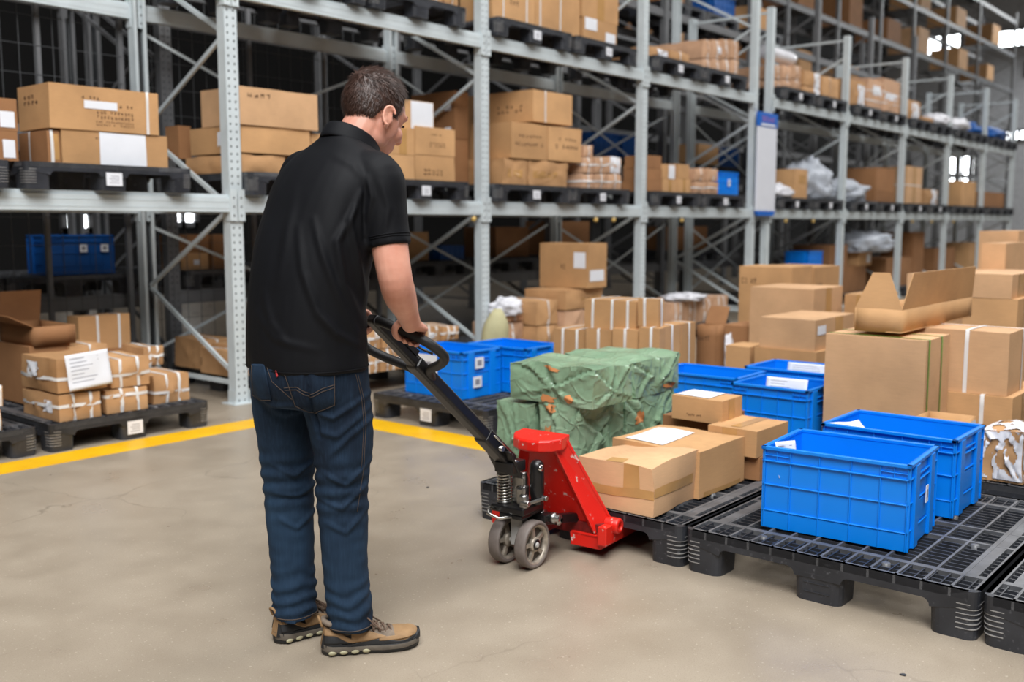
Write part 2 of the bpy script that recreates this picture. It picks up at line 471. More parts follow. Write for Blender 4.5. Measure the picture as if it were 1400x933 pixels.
# ------------------------------------------------------------------ boxes, cartons, wrapped parcels
def deform(dims, amp, bulge, seed, freq=5., pleat=0):
    sx, sy, sz = dims; sd = Vector((seed * 3.1, seed * 7.7, seed * 1.3)); fr_ = random.Random(seed)
    folds = [(-1, 1, fr_.uniform(-.3, .0), fr_.uniform(-.4, .3), 1.), (1, 1, fr_.uniform(0, .4), fr_.uniform(-.4, .3), 1.), (-1, -1, fr_.uniform(-.4, 0), fr_.uniform(-.5, .2), .8), (1, -1, fr_.uniform(0, .3), fr_.uniform(-.5, .2), .8), (fr_.uniform(-.4, .4), 1, fr_.uniform(-.3, .3), -1, .9)]
    def D(p, off=0.0, nrm=None):
        p = Vector(p); u, v, w = 2 * p.x / sx, 2 * p.y / sy, 2 * p.z / sz - 1
        q = p.copy()
        if amp:
            nv = noise.noise_vector(p * freq + sd); k = min(1, max(0, p.z / (sz * .5)))
            q.x += amp * nv.x * .8; q.y += amp * nv.y * .8; q.z += amp * nv.z * k
            if pleat:
                nx = Vector((u if abs(u) > .97 else 0, v if abs(v) > .97 else 0, w if w > .97 else 0))
                if nx.length > 0:
                    fo = 0
                    if w <= .97:
                        a, c = (v, w) if abs(u) > .97 else (u, w)
                        wob = .10 * noise.noise(p * 9 + sd)
                        for (x0, y0, x1, y1, dp) in folds:
                            ex, ey = x1 - x0, y1 - y0; t = max(0, min(1, ((a - x0) * ex + (c - y0) * ey) / (ex * ex + ey * ey)))
                            sgn = (a - x0) * ey - (c - y0) * ex
                            d = math.hypot(a - x0 - ex * t, c - y0 - ey * t) * (1 if sgn > 0 else -1) + wob
                            fo += dp * (math.exp(-(d / .055) ** 2) - .75 * math.exp(-((d - .13) / .10) ** 2))
                    fo += .32 * (.5 - min(.5, abs(noise.noise(p * 11 + sd)) * 2.4))
                    q -= nx.normalized() * pleat * fo * min(1, max(0, p.z / .03))
        if bulge:
            a = max(0, 1 - u * u); c = max(0, 1 - v * v); d = max(0, 1 - w * w)
            if abs(u) > .999: q.x += math.copysign(bulge * c * d, u)
            if abs(v) > .999: q.y += math.copysign(bulge * a * d, v)
            if w > .999: q.z += bulge * .7 * a * c
        if nrm is not None: q += Vector(nrm) * off
        return q
    return D
def box_mb(dims, D, step=.07, mi=0, open_top=False):
    sx, sy, sz = dims; b = MB()
    n = [max(2, min(36 if step < .02 else 12, round(s / step))) for s in dims]
    def face(fn, a, c):
        b.grid(lambda i, j: D(fn(i, j)), a, c, mi, False)
    X, Y = sx / 2, sy / 2
    face(lambda i, j: (-X + sx * i, -Y, sz * j), n[0], n[2]); face(lambda i, j: (X - sx * i, Y, sz * j), n[0], n[2])
    face(lambda i, j: (-X, Y - sy * i, sz * j), n[1], n[2]); face(lambda i, j: (X, -Y + sy * i, sz * j), n[1], n[2])
    if not open_top: face(lambda i, j: (-X + sx * i, -Y + sy * j, sz), n[0], n[1])
    face(lambda i, j: (-X + sx * i, Y - sy * j, 0), n[0], n[1])
    return b
def fpoint(dims, f, u, v):
    sx, sy, sz = dims
    if f == 'y': return (-sx / 2 + sx * u, -sy / 2, sz * v), (0, -1, 0)
    if f == 'x': return (-sx / 2, sy / 2 - sy * u, sz * v), (-1, 0, 0)
    return (-sx / 2 + sx * u, -sy / 2 + sy * v, sz), (0, 0, 1)
BOXN = [0]
def parcel(x, y, z, dims, rz, label, kind='card', feats=(), cat=None, group=None, name=None, amp=None, bulge=None, step=.07):
    """kind: card, card_light, card_dark, kraft, kraft_pink, green"""
    BOXN[0] += 1; seed = BOXN[0]
    soft = kind in ('kraft', 'kraft_pink', 'green', 'bag')
    if amp is None: amp = .012 if soft else .004
    if bulge is None: bulge = .010 if soft else .002
    if soft and kind != 'green': dims = (dims[0] - .016, dims[1] - .016, dims[2] - .010)
    opened = any(f[0] == 'open' for f in feats)
    if opened: amp, bulge = .0015, 0
    D = deform(dims, amp, bulge, seed, 7. if soft else 4., .013 if kind == 'green' else (.010 if kind in ('kraft', 'kraft_pink') else 0))
    if kind == 'green': step = .012
    elif soft: step = .03
    b = box_mb(dims, D, step, open_top=opened)
    nm = name or ('kraft_parcel' if soft else 'cardboard_box')
    o = b.build(nm, M[kind], None, (x, y, z), rz)
    for p in o.data.polygons: p.use_smooth = True
    e = o.modifiers.new('edge', 'EDGE_SPLIT'); e.split_angle = .9
    tag(o, label, cat or ('parcel' if soft else 'box'), group)
    def patch(pname, mat, f, u0, v0, u1, v1, off=.0015, lab=None):
        c = MB(); c.grid(lambda i, j: D(fpoint(dims, f, u0 + (u1 - u0) * i, v0 + (v1 - v0) * j)[0], off, fpoint(dims, f, 0, 0)[1]), 6, 6, 0, True)
        q = c.build(pname, M[mat], o)
        if lab: q['label'] = lab
        return q
    sx, sy, sz = dims; X, Y = sx / 2, sy / 2
    for ft in feats:
        k = ft[0]
        if k == 'paper': patch('paper_label', 'paper', *ft[1:6], off=.003, lab='white paper label'); 
        elif k == 'tape': patch('tape', 'tape', *ft[1:6], lab='shiny packing tape')
        elif k == 'film':      # torn clear-white stretch film, ragged with holes
            f, u0, v0, u1, v1 = ft[1:6]; c = MB(); nn = fpoint(dims, f, 0, 0)[1]; m_ = 30
            def fp(i, j): 
                uu, vv = u0 + (u1 - u0) * i / m_, v0 + (v1 - v0) * j / m_; w0 = noise.noise(Vector((uu * 7, vv * 7, seed)))
                return D(fpoint(dims, f, uu, vv)[0], .005 + .004 * w0, nn)
            for i in range(m_):
                for j in range(m_):
                    q_ = Vector((i / m_ * 3.2 + seed, j / m_ * 2.2, ord(f)))
                    if abs(noise.noise(q_)) < .27 + .08 * noise.noise(q_ * 4): c.add([fp(i, j), fp(i + 1, j), fp(i + 1, j + 1), fp(i, j + 1)], [(0, 1, 2, 3)], 0, True)
            c.build('film', M['bag'], o)['label'] = 'white crinkled film'
        elif k == 'torn':
            f, u0, v0, u1, v1 = ft[1:6]; r = random.Random(seed + int(u0 * 100)); c = MB(); nn = fpoint(dims, f, 0, 0)[1]; m_ = 18
            uc, vc = (u0 + u1) / 2, (v0 + v1) / 2; ring = []
            for q_ in range(m_):
                a = 2 * PI * q_ / m_; k_ = r.uniform(.55, 1.1); ring.append((uc + (u1 - u0) / 2 * k_ * math.cos(a), vc + (v1 - v0) / 2 * k_ * math.sin(a)))
            vs = []
            for t_ in (0.02, .35, .7, 1): vs += [D(fpoint(dims, f, uc + (a - uc) * t_, vc + (b_ - vc) * t_)[0], .004, nn) for a, b_ in ring]
            c.add(vs, [(i * m_ + j, i * m_ + (j + 1) % m_, (i + 1) * m_ + (j + 1) % m_, (i + 1) * m_ + j) for i in range(3) for j in range(m_)] + [tuple(range(m_))[::-1]], 0, True)
            c.build('torn_patch', M['torn'], o)['label'] = 'torn orange patch'
        elif k in ('sx', 'sy', 'sz'):
            w = .009 if len(ft) < 4 else ft[3]; mat = 'strap' if len(ft) < 3 else ft[2]; a = ft[1]; c = MB()
            lim = 1.0
            if k == 'sx':
                px = -X + sx * a
                loop = [((0, -Y, sz * i / 5), (0, -1, 0)) for i in range(6)] + [((0, -Y + sy * i / 6, sz), (0, 0, 1)) for i in range(7)] + [((0, Y, sz * (1 - i / 5)), (0, 1, 0)) for i in range(6)]
                ed = [(Vector((px - w, 0, 0)), Vector((px + w, 0, 0)))]
            elif k == 'sy':
                py = Y - sy * a
                loop = [((-X, 0, sz * i / 5), (-1, 0, 0)) for i in range(6)] + [((-X + sx * i / 6, 0, sz), (0, 0, 1)) for i in range(7)] + [((X, 0, sz * (1 - i / 5)), (1, 0, 0)) for i in range(6)]
                ed = [(Vector((0, py - w, 0)), Vector((0, py + w, 0)))]
            else:
                pz = sz * a
                loop = [((-X + sx * i / 5, -Y, 0), (0, -1, 0)) for i in range(6)] + [((X, -Y + sy * i / 5, 0), (1, 0, 0)) for i in range(6)] + [((X - sx * i / 5, Y, 0), (0, 1, 0)) for i in range(6)] + [((-X, Y - sy * i / 5, 0), (-1, 0, 0)) for i in range(6)]
                ed = [(Vector((0, 0, pz - w)), Vector((0, 0, pz + w)))]
            r0 = [D(Vector(p) + ed[0][0], .003, n) for p, n in loop]; r1 = [D(Vector(p) + ed[0][1], .003, n) for p, n in loop]
            c.loft([r0, r1], closed=(k == 'sz'), cap=False)
            q = c.build('strap', M[mat], o); q['label'] = ('green' if mat == 'strap_green' else 'white') + ' strap'
        elif k == 'print':
            f, u0, v0, u1, v1, rows, cols = ft[1:8]; c = MB(); r = random.Random(seed * 5 + rows)
            mat = 'ink' if len(ft) < 9 else ft[8]
            fu = sx if f in 'yt' else sy; fv = sz if f in 'yx' else sy
            nrm = fpoint(dims, f, 0, 0)[1]
            for a in range(rows):
                for g in range(cols):
                    if r.random() < .12: continue
                    gu, gv = u0 + (u1 - u0) * g / cols, v0 + (v1 - v0) * (1 - (a + 1) / rows)
                    wu, wv = (u1 - u0) / cols * .74, (v1 - v0) / rows * .72
                    for st in range(4):
                        if st % 2: a0, a1 = r.uniform(0, .3), r.uniform(.7, 1); t = r.random() * .85; qd = (gu + wu * a0, gv + wv * t, gu + wu * a1, gv + wv * (t + .15))
                        else: a0, a1 = r.uniform(0, .3), r.uniform(.7, 1); t = r.random() * .85; qd = (gu + wu * t, gv + wv * a0, gu + wu * (t + .15), gv + wv * a1)
                        P4 = [D(fpoint(dims, f, uu, vv)[0], .0012, nrm) for uu, vv in ((qd[0], qd[1]), (qd[2], qd[1]), (qd[2], qd[3]), (qd[0], qd[3]))]
                        c.add(P4, [(0, 1, 2, 3)])
            c.build('printing', M[mat], o, fix=False)
        elif k == 'seam':   # closed top flaps: a thin dark slit along the middle
            pass
        elif k == 'flap':   # ('flap', side, length, angle from vertical outward, taper)
            side, ln, ang, tp = ft[1:5]; c = MB(); t = .004
            ca, sa = math.cos(ang), math.sin(ang)
            if side in ('-y', '+y'):
                s = -1 if side == '-y' else 1; W_ = sx / 2
                pts = [(-W_, 0), (W_, 0), (W_ - tp, ln), (-W_ + tp, ln)]
                vs = [Vector((a, s * (Y + sa * h), sz + ca * h)) for a, h in pts]; nn = Vector((0, -s * ca, sa))
            else:
                s = -1 if side == '-x' else 1; W_ = sy / 2
                pts = [(-W_, 0), (W_, 0), (W_ - tp, ln), (-W_ + tp, ln)]
                vs = [Vector((s * (X + sa * h), a, sz + ca * h)) for a, h in pts]; nn = Vector((-s * ca, 0, sa))
            c.add(vs + [v + nn * t for v in vs], [(0, 1, 2, 3), (7, 6, 5, 4), (0, 4, 5, 1), (1, 5, 6, 2), (2, 6, 7, 3), (3, 7, 4, 0)])
            c.build('flap', M[kind], o)
    if opened:
        s_ = o.modifiers.new('wall', 'SOLIDIFY'); s_.thickness = .005; s_.offset = -1
    return o

def sheet(name, cx, cy, cz, w, h, nrm, mat, label, cat, curl=.01, seed=1, group=None, lines=True, roll=0.):
    """a thin bent sheet of paper or plastic with thickness"""
    n = Vector(nrm).normalized(); u = Vector((0, 0, 1)).cross(n)
    if u.length < 1e-4: u = Vector((1, 0, 0))
    u.normalize(); v = n.cross(u)
    if roll:
        R_ = Matrix.Rotation(roll, 3, n); u = R_ @ u; v = R_ @ v
    b = MB()
    b.grid(lambda i, j: u * (i - .5) * w + v * (j - .5) * h + n * (curl * noise.noise(Vector((i * 2.2, j * 2.2, seed))) + curl * .8 * (4 * (i - .5) ** 2)), 12, 12)
    o = b.build(name, M[mat], None, (cx, cy, cz))
    sl = o.modifiers.new('thick', 'SOLIDIFY'); sl.thickness = .0012
    tag(o, label, cat, group)
    if lines:
        c = MB(); r = random.Random(seed)
        for k in range(7):
            y0 = .36 - k * .11; wl = r.uniform(.3, .75)
            P4 = [u * w * (-.4 + wl * a) + v * h * (y0 + .02 * e) + n * (curl * noise.noise(Vector(((.1 + wl * a) * 2.2, (y0 + .5) * 2.2, seed))) + curl * .8 * 4 * (-.4 + wl * a) ** 2 + .0015) for a, e in ((0, 0), (.5, 0), (1, 0), (1, 1), (.5, 1), (0, 1))]
            c.add(P4, [(0, 1, 4, 5), (1, 2, 3, 4)])
        c.build('printing', M['ink_grey'], o, fix=False)
    return o
def lump(name, c, r, mat, label, cat, seed=1, amp=.25, freq=3., group=None, flat=True, n=36, m=22, sharp=0.0):
    """crumpled bag, sheet bundle or sack resting on z = c.z"""
    b = MB(); b.ell((0, 0, 0), (1, 1, 1), n, m)
    vs = []
    for v in b.v:
        p = Vector(v); q = p.copy(); k = noise.noise(p * freq + Vector((seed, seed * 2, 0)))
        k2 = abs(noise.noise(p * freq * 2.3 + Vector((seed * 5, 0, 3))))
        q *= 1 + amp * k + sharp * (k2 - .25)
        q = Vector((q.x * r[0], q.y * r[1], q.z * r[2]))
        if flat: q.z = max(q.z, -.55 * r[2])
        vs.append(q)
    zmin = min(v.z for v in vs)
    b.v = [tuple((v.x, v.y, v.z - zmin)) for v in vs]
    o = b.build(name, M[mat], None, c); return tag(o, label, cat, group)
# ------------------------------------------------------------------ the hall
def struct(name, b, mat, **kw):
    o = b.build(name, mat, **kw); o['kind'] = 'structure'; return o
b = MB(); b.bb(-10, 47, -14, 17, -.12, 0); struct('floor', b, M['concrete'])
b = MB(); b.bb(-10, 47, 16.6, 16.9, 0, 11); struct('wall_back', b, M['unlit_hall'])
b = MB(); b.bb(46, 46.3, -14, 16.6, 0, 11); struct('wall_end', b, M['pale_wall'])
b = MB(); b.bb(-10, 47, -14, 17, 11, 11.2)
for k in range(12): b.bb(-10, 46, -12 + k * 2.5 - .1, -12 + k * 2.5 + .1, 10.6, 11)
struct('ceiling', b, M['unlit_hall'])
M['pane'] = None
m_, nt_, b_ = newmat('daylit_pane')
b_.inputs['Base Color'].default_value = (.8, .85, .9, 1); b_.inputs['Emission Color'].default_value = (.93, .97, 1., 1); b_.inputs['Emission Strength'].default_value = 9.; b_.inputs['Roughness'].default_value = .1
M['pane'] = m_
WN = [0]
def window(face, u0, u1, z0, z1, nu=2, nz=2):
    WN[0] += 1; b = MB(); t = .05
    def add(bb_, a0, a1, c0, c1, d0, d1, mi=0):
        if face == 'end': bb_.bb(46 - d1, 46 - d0, a0, a1, c0, c1, mi)
        else: bb_.bb(a0, a1, 16.6 - d1, 16.6 - d0, c0, c1, mi)
    for k in range(nu + 1):
        a = u0 + (u1 - u0) * k / nu; add(b, a - t, a + t, z0 - t, z1 + t, 0.0, .1)
    for k in range(nz + 1):
        c = z0 + (z1 - z0) * k / nz; add(b, u0 - t, u1 + t, c - t, c + t, 0.0, .1)
    o = struct('window_%d' % WN[0], b, M['rack_dull'])
    g = MB(); add(g, u0, u1, z0, z1, .02, .04); p = g.build('pane', M['pane'], o)
window('end', 12.5, 13.6, 2.5, 4.2, 4, 2)
window('end', 9.3, 11.4, 4.75, 5.15, 4, 1)
window('end', 9.0, 10.1, 2.2, 4.0, 3, 2)
window('end', 9.0, 12.0, 8.6, 9.3, 3, 1)
window('end', 9.6, 10.8, 7.4, 7.9, 2, 1)
window('end', 13.4, 15.8, 8.6, 9.4, 3, 1)
window('back', 8.0, 8.45, 1.15, 1.45, 1, 1)
window('back', 9.95, 10.5, 1.25, 1.5, 2, 1)
window('back', 16.6, 17.3, 3.6, 4.2, 2, 1)
window('back', 20.2, 20.9, 3.2, 3.7, 2, 1)

# painted yellow lines
def ribbon(name, x0, x1, y0, y1, label):
    b = MB(); b.bb(x0, x1, y0, y1, 0.0, .0015); o = b.build(name, M['yellow']); tag(o, label, 'floor marking')
ribbon('floor_line', -4, 4.19, 5.10, 5.335, 'long yellow line painted in front of the rack pallets')
ribbon('floor_line', 4.03, 4.26, 1.8, 5.10, 'short yellow line turning along the pallet with blue crates')
b = MB()
b.prism([(0, 0), (.085, .012), (.083, .022), (.04, .018), (.002, .008)], 0, .0008)
M['green_mark'] = simple('green_chalk', S((84, 176, 104)), .8)
o = b.build('floor_mark', M['green_mark'], None, (1.05, 3.02, .0004), -.5); tag(o, 'small green stroke marked on the bare floor', 'floor marking')
b = MB(); b.prism([(0, 0), (.10, .004), (.10, .013), (.0, .010)], 0, .0008)
o = b.build('floor_mark', M['green_mark'], None, (3.05, 3.75, .0004), -.9); tag(o, 'faint green stroke on the floor near the yellow corner', 'floor marking')
# litter crumbs
for i, (x, y, l) in enumerate(((3.28, 3.28, 'dark crumb of litter on the floor between worker and yellow line'), (2.35, 1.2, 'dark scrap on the open floor before the pallets'), (2.72, .86, 'dark spot of debris near the pallet corner leg'), (1.75, 1.32, 'small dark scrap on the floor in front of the shoes'))):
    b = MB(); r = random.Random(i); b.prism([((.005 + .005 * r.random()) * math.cos(a * PI / 3), (.004 + .004 * r.random()) * math.sin(a * PI / 3)) for a in range(6)], 0, .004)
    o = b.build('floor_scrap', M['pallet'], None, (x, y, 0), i); tag(o, l, 'litter')

# ------------------------------------------------------------------ racks
def upright_mesh(h, holes=True, w=.105, d=.08, mat='rack'):
    b = MB(); t = .004; y0 = -d / 2; X = w / 2
    if holes:
        n = int(h / .05); ph = h / n
        for i in range(n):
            z0 = i * ph; zc = z0 + ph / 2
            for s in (-1, 1):
                xa, xb = (-X, 0) if s < 0 else (0, X); xc = s * .024; r = .0075
                sq = [(xb, zc), (xb, z0 + ph), (xc, z0 + ph), (xa, z0 + ph), (xa, zc), (xa, z0), (xc, z0), (xb, z0)]
                ho = [(xc + r * math.cos(k * PI / 4), zc + r * 1.25 * math.sin(k * PI / 4)) for k in range(8)]
                vs = [(x, y0, z) for x, z in sq] + [(x, y0, z) for x, z in ho] + [(x, y0 + .005, z) for x, z in ho]
                b.add(vs, [(k, (k + 1) % 8, 8 + (k + 1) % 8, 8 + k) for k in range(8)] + [(8 + k, 8 + (k + 1) % 8, 16 + (k + 1) % 8, 16 + k) for k in range(8)])
        b.bb(-X + t, X - t, y0 + .012, y0 + .014, 0, h, 1)  # dark backing strip, painted shade behind the holes
    else:
        b.bb(-X, X, y0, y0 + t, 0, h)
    for s in (-1, 1):
        b.bb(s * X, s * (X - t), y0, d / 2, 0, h); b.bb(s * X, s * (X - .028), d / 2 - t, d / 2, 0, h)
    return b.mesh('upright', [M[mat], M['hole']])
def foot_mesh(mat):
    b = MB(); b.bb(-.085, .085, -.075, .085, 0, .008)
    for s in (-1, 1): b.bb(s * .056, s * .06, -.05, .04, .008, .1)
    for s in (-1, 1): b.lathe([(0, .024), (.010, .024), (.010, .008)], (s * .07, -.055, 0), n=6, smooth=False)
    return b.mesh('foot_plate', M[mat])
_um = {}
def frame(x, yf, yb, h, label, mat='rack', holes=True, top=False, cat='rack upright'):
    t = thing('rack_upright', label, cat, (x, yf, 0)); t['kind'] = 'thing'
    k = (h, holes, mat)
    if k not in _um: _um[k] = (upright_mesh(h, holes, mat=mat), foot_mesh(mat))
    D_ = yb - yf
    u = link('post', _um[k][0], t); u2 = link('post', _um[k][0], t); u2.location = (0, D_, 0); u2.rotation_euler = (0, 0, PI)
    for y in (0, D_):
        f = link('foot_plate', _um[k][1], t); f.location = (0, y, 0)
    def brace(a, c):
        b = MB(); b.bar((0, a[0], a[1]), (0, c[0], c[1]), .030, .018, up=(1, 0, 0))
        o = b.build('brace', M[mat], t); return o
    z = .2; f = True; y0, y1 = .04, D_ - .04
    brace((y0, .14), (y1, .14))
    while z + .57 < h:
        brace((y0, z) if f else (y1, z), (y1, z + .57) if f else (y0, z + .57)); z += .585; f = not f
    if top: brace((y0, h - .06), (y1, h - .06))
    return t
def beam(x0, x1, y, ztop, label, mat='rack', hgt=.118, depth=.05):
    t = thing('rack_beam', label, 'rack beam', (x0, y, ztop)); t['kind'] = 'thing'
    L = x1 - x0; b = MB(); d = depth / 2
    b.prism([(-d, -hgt), (d, -hgt), (d, 0), (-d + .016, 0), (-d + .016, -.022), (-d, -.022)], 0, L, 'X')
    b.bb(0, L, -d - .002, -d, -.052, -.047); b.bb(0, L, -d - .002, -d, -.095, -.09)
    b.build('rail', M[mat], t)
    for xx in (0, L):
        c = MB(); s = 1 if xx == 0 else -1
        c.bb(xx, xx + s * .004, -.03, .03, -.18, .035); c.bb(xx - s * .05, xx + s * .004, -.034, -.030, -.18, .035)
        for z in (-.15, -.09, -.03): c.bb(xx - s * .03, xx - s * .02, -.036, -.034, z, z + .014, 1)  # dark bars painted in place of shaded slots
        c.build('end_connector', [M[mat], M['hole']], t)
    return t
YF, YB = 5.89, 7.03
RUN1 = [1.30, 4.03, 6.6, 9.17, 11.76]; RUN2 = [12.19, 14.72, 17.26, 19.72, 22.1, 24.4]
fl = ['perforated rack frame where the long printed carton pallet begins, mostly out of view', 'perforated pale rack frame standing right beside the worker, nearest in full view', 'perforated pale rack frame rising behind the canvas sack', 'perforated pale rack frame behind the strapped brown boxes', 'tall pale rack frame holding the white signboard on its near side']
for x, l in zip(RUN1, fl): frame(x, YF, YB, 5.4, l)
gl = ['shorter pale rack frame touching the far side of the white signboard', 'shorter pale rack frame next past the signboard one', 'shorter pale rack frame second past the signboard one', 'shorter pale rack frame third past the signboard one', 'shorter pale rack frame fourth past the signboard one', 'last short pale rack frame at the far end of the row']
for x, l in zip(RUN2, gl): frame(x, YF, YB, 4.01, l, holes=False, top=True)
bays = [(RUN1[i], RUN1[i + 1]) for i in range(4)] + [(RUN2[i], RUN2[i + 1]) for i in range(5)]
bn = ['in the bay of the long printed carton', 'in the bay behind the worker', 'in the bay of the printed carton stack', 'in the bay just before the white signboard', 'in the bay just past the white signboard', 'in the second bay past the signboard', 'in the third bay past the signboard', 'in the fourth bay past the signboard', 'in the last bay at the far end']
for (a, c), n in zip(bays, bn):
    for z, lv in ((1.452, 'lower'), (2.882, 'upper')):
        for y, fr in ((5.865, 'front'), (7.055, 'back')):
            beam(a + .0545, c - .0545, y, z, 'pale grey %s %s rack beam %s' % (lv, fr, n))
# cross bracing at the back of the rack
for i, (a, c) in enumerate(bays[:7]):
    for z0, z1, w in ((.25, 1.25, 'low'), (1.75, 2.7, 'high')):
        if i == 0: continue
        t = thing('rack_cross_brace', 'thin grey %s cross brace %s' % (w, bn[i]), 'rack brace', (a, 7.105, 0))
        L = c - a
        for q in (0, 1):
            b = MB(); b.bar((.05, .012 * q, z0 if q else z1), (L - .05, .012 * q, z1 if q else z0), .006, .024, up=(0, 0, 1)); b.build('brace', M['rack'], t)
# small amber tags under the lower front beam
for i, (x, l) in enumerate(((6.46, 'beside second upright'), (8.3, 'in the bay of the printed carton stack, nearer'), (8.62, 'in the bay of the printed carton stack, farther'), (10.0, 'in the bay before the signboard'), (12.75, 'just past the signboard, nearer'), (13.65, 'just past the signboard, farther'), (17.85, 'third bay past the signboard, nearer'), (18.9, 'third bay past the signboard, farther'), (20.2, 'fourth bay past the signboard'))):
    t = thing('beam_tag', 'small amber tag hanging under lower beam ' + l, 'tag', (x, 5.862, 1.334))
    b = MB(); b.lathe([(.0, -.06), (.016, -.058), (.024, -.04), (.024, -.028), (.012, -.012)], n=12); b.build('bulb', M['amber'], t)
    b = MB(); b.lathe([(.014, -.016), (.014, .0), (.0, .0)], n=10); b.build('cap', M['paper'], t)
# wire mesh behind the first bays
for i, (a, c, l) in enumerate(((1.53, 3.97, 'wire mesh panel behind the long printed carton'), (4.09, 6.54, 'wire mesh panel behind the cartons beside the worker'))):
    t = thing('wire_mesh_panel', l, 'wire mesh', (a, 7.16, 0))
    b = MB(); L = c - a
    for k in range(int(L / .12) + 1): b.bb(k * .12 - .0018, k * .12 + .0018, -.0018, .0018, .1, 4.2)
    for k in range(int(4.1 / .2) + 1): b.bb(0, L, .0018, .0050, .1 + k * .2 - .0015, .1 + k * .2 + .0015)
    b.build('mesh', M['wire'], t)
    for x in (0, L * .42, L * .745, L):
        b = MB(); b.bb(x - .018, x + .018, .006, .036, 0, 4.25); b.build('post', M['rack_dull'], t)
# rear rack row, back to back with the first
RX = [1.68, 4.2, 4.42, 6.93, 9.45, 11.97, 14.5, 17.0, 19.5, 22.0]
rl = ['grey frame of the rear rack row, out toward the picture edge', 'grey frame of the rear rack row behind the first upright, nearer twin', 'grey frame of the rear rack row behind the first upright, farther twin', 'grey frame of the rear rack row hidden near the worker\'s face', 'grey frame of the rear rack row behind the tilted carton', 'grey frame of the rear rack row behind the signboard', 'grey frame of the rear rack row, one bay past the signboard', 'grey frame of the rear rack row, two bays past the signboard', 'grey frame of the rear rack row, three bays past the signboard', 'last grey frame of the rear rack row']
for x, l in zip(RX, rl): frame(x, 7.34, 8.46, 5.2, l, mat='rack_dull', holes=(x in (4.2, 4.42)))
rb = [(0, 1, 'beyond the wire mesh'), (2, 3, 'behind the worker'), (3, 4, 'behind the canvas sack'), (4, 5, 'behind the strapped boxes'), (5, 6, 'behind the signboard'), (6, 7, 'one bay past the signboard'), (7, 8, 'two bays past the signboard'), (8, 9, 'three bays past the signboard')]
for i, j, n in rb:
    for z, lv in ((.71, 'low'), (1.965, 'middle'), (3.16, 'high'), (4.15, 'top')):
        for y, fr in ((7.34, 'front'), (8.46, 'back')):
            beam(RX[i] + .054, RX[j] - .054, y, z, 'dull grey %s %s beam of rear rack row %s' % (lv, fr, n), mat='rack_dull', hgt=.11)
# tall far racks
TX = [11.0, 13.6, 16.2, 18.8, 21.5, 24.35, 27.2, 29.8, 32.8, 36.2, 40.8]
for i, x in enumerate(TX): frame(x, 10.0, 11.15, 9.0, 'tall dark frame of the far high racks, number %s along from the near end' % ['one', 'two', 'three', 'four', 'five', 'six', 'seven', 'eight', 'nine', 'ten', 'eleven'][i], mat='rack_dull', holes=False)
for i in range(10):
    for z, lv in ((1.5, 'first level'), (2.9, 'second level'), (4.6, 'third level'), (6.22, 'fourth level'), (7.5, 'fifth level'), (8.7, 'sixth level')):
        for y, fr in ((10.0, 'front'), (11.15, 'back')):
            if fr == 'back' and z < 4: continue
            beam(TX[i] + .054, TX[i + 1] - .054, y, z, '%s %s beam in the %s bay of the far high racks' % (lv, fr, ['first', 'second', 'third', 'fourth', 'fifth', 'sixth', 'seventh', 'eighth', 'ninth', 'tenth'][i]), mat='rack_dull', hgt=.13)
# signboard hung on the twin frames
t = thing('rack_sign', 'tall white signboard with blue ends on the twin rack frames', 'sign', (11.975, 5.80, 1.36))
b = MB(); b.bb(-.27, .27, -.012, .012, .06, 1.12); b.build('board', M['sign_white'], t, bevel=.004)
b = MB(); b.bb(-.272, .272, -.018, .018, 1.12, 1.30); tp = b.build('top_band', M['sign_blue'], t, bevel=.006)
b = MB(); r_ = random.Random(5)
for k in range(4):
    x = -.17 + k * .09
    for q in range(4): b.bb(x + r_.uniform(0, .03), x + r_.uniform(.04, .07), -.020, -.0185, 1.19 + q * .017, 1.198 + q * .017)
b.build('printing', M['sign_red'], tp)
b = MB(); b.bb(-.2, .2, -.0195, -.0185, 1.135, 1.16); b.build('printing', M['paper'], tp)
b = MB(); b.prism([(-.27, .06), (.27, .06), (.23, .0), (-.23, .0)], -.018, .018, 'Y'); b.build('bottom_band', M['sign_blue'], t)

# ------------------------------------------------------------------ light
def area(name, loc, rot, sx, sy, power, colr=(1, .98, .95)):
    l = bpy.data.lights.new(name, 'AREA'); l.shape = 'RECTANGLE'; l.size = sx; l.size_y = sy; l.energy = power; l.color = colr
    o = bpy.data.objects.new(name, l); COL.objects.link(o); o.location = loc; o.rotation_euler = rot; return o
area('skylight_and_fill', (3.5, .6, 10.3), (0, 0, 0), 16, 5.5, 1180, (1., .995, .985))
area('skylight_and_fill', (20, .6, 10.3), (0, 0, 0), 14, 5.5, 1150, (1., .995, .985))
area('skylight_and_fill', (-2.4, -2.6, 9.6), (math.radians(18), math.radians(-19), 0), 7, 6, 1720, (.98, .99, 1.))
area('skylight_and_fill', (41.5, 4, 10.3), (0, math.radians(25), 0), 5, 12, 1500, (.95, .98, 1.))  # added lamp that brightens the end wall, not a roof opening
w = bpy.data.worlds.new('hall_air'); SC.world = w; w.use_nodes = True
w.node_tree.nodes['Background'].inputs[0].default_value = (.86, .92, 1., 1); w.node_tree.nodes['Background'].inputs[1].default_value = .06
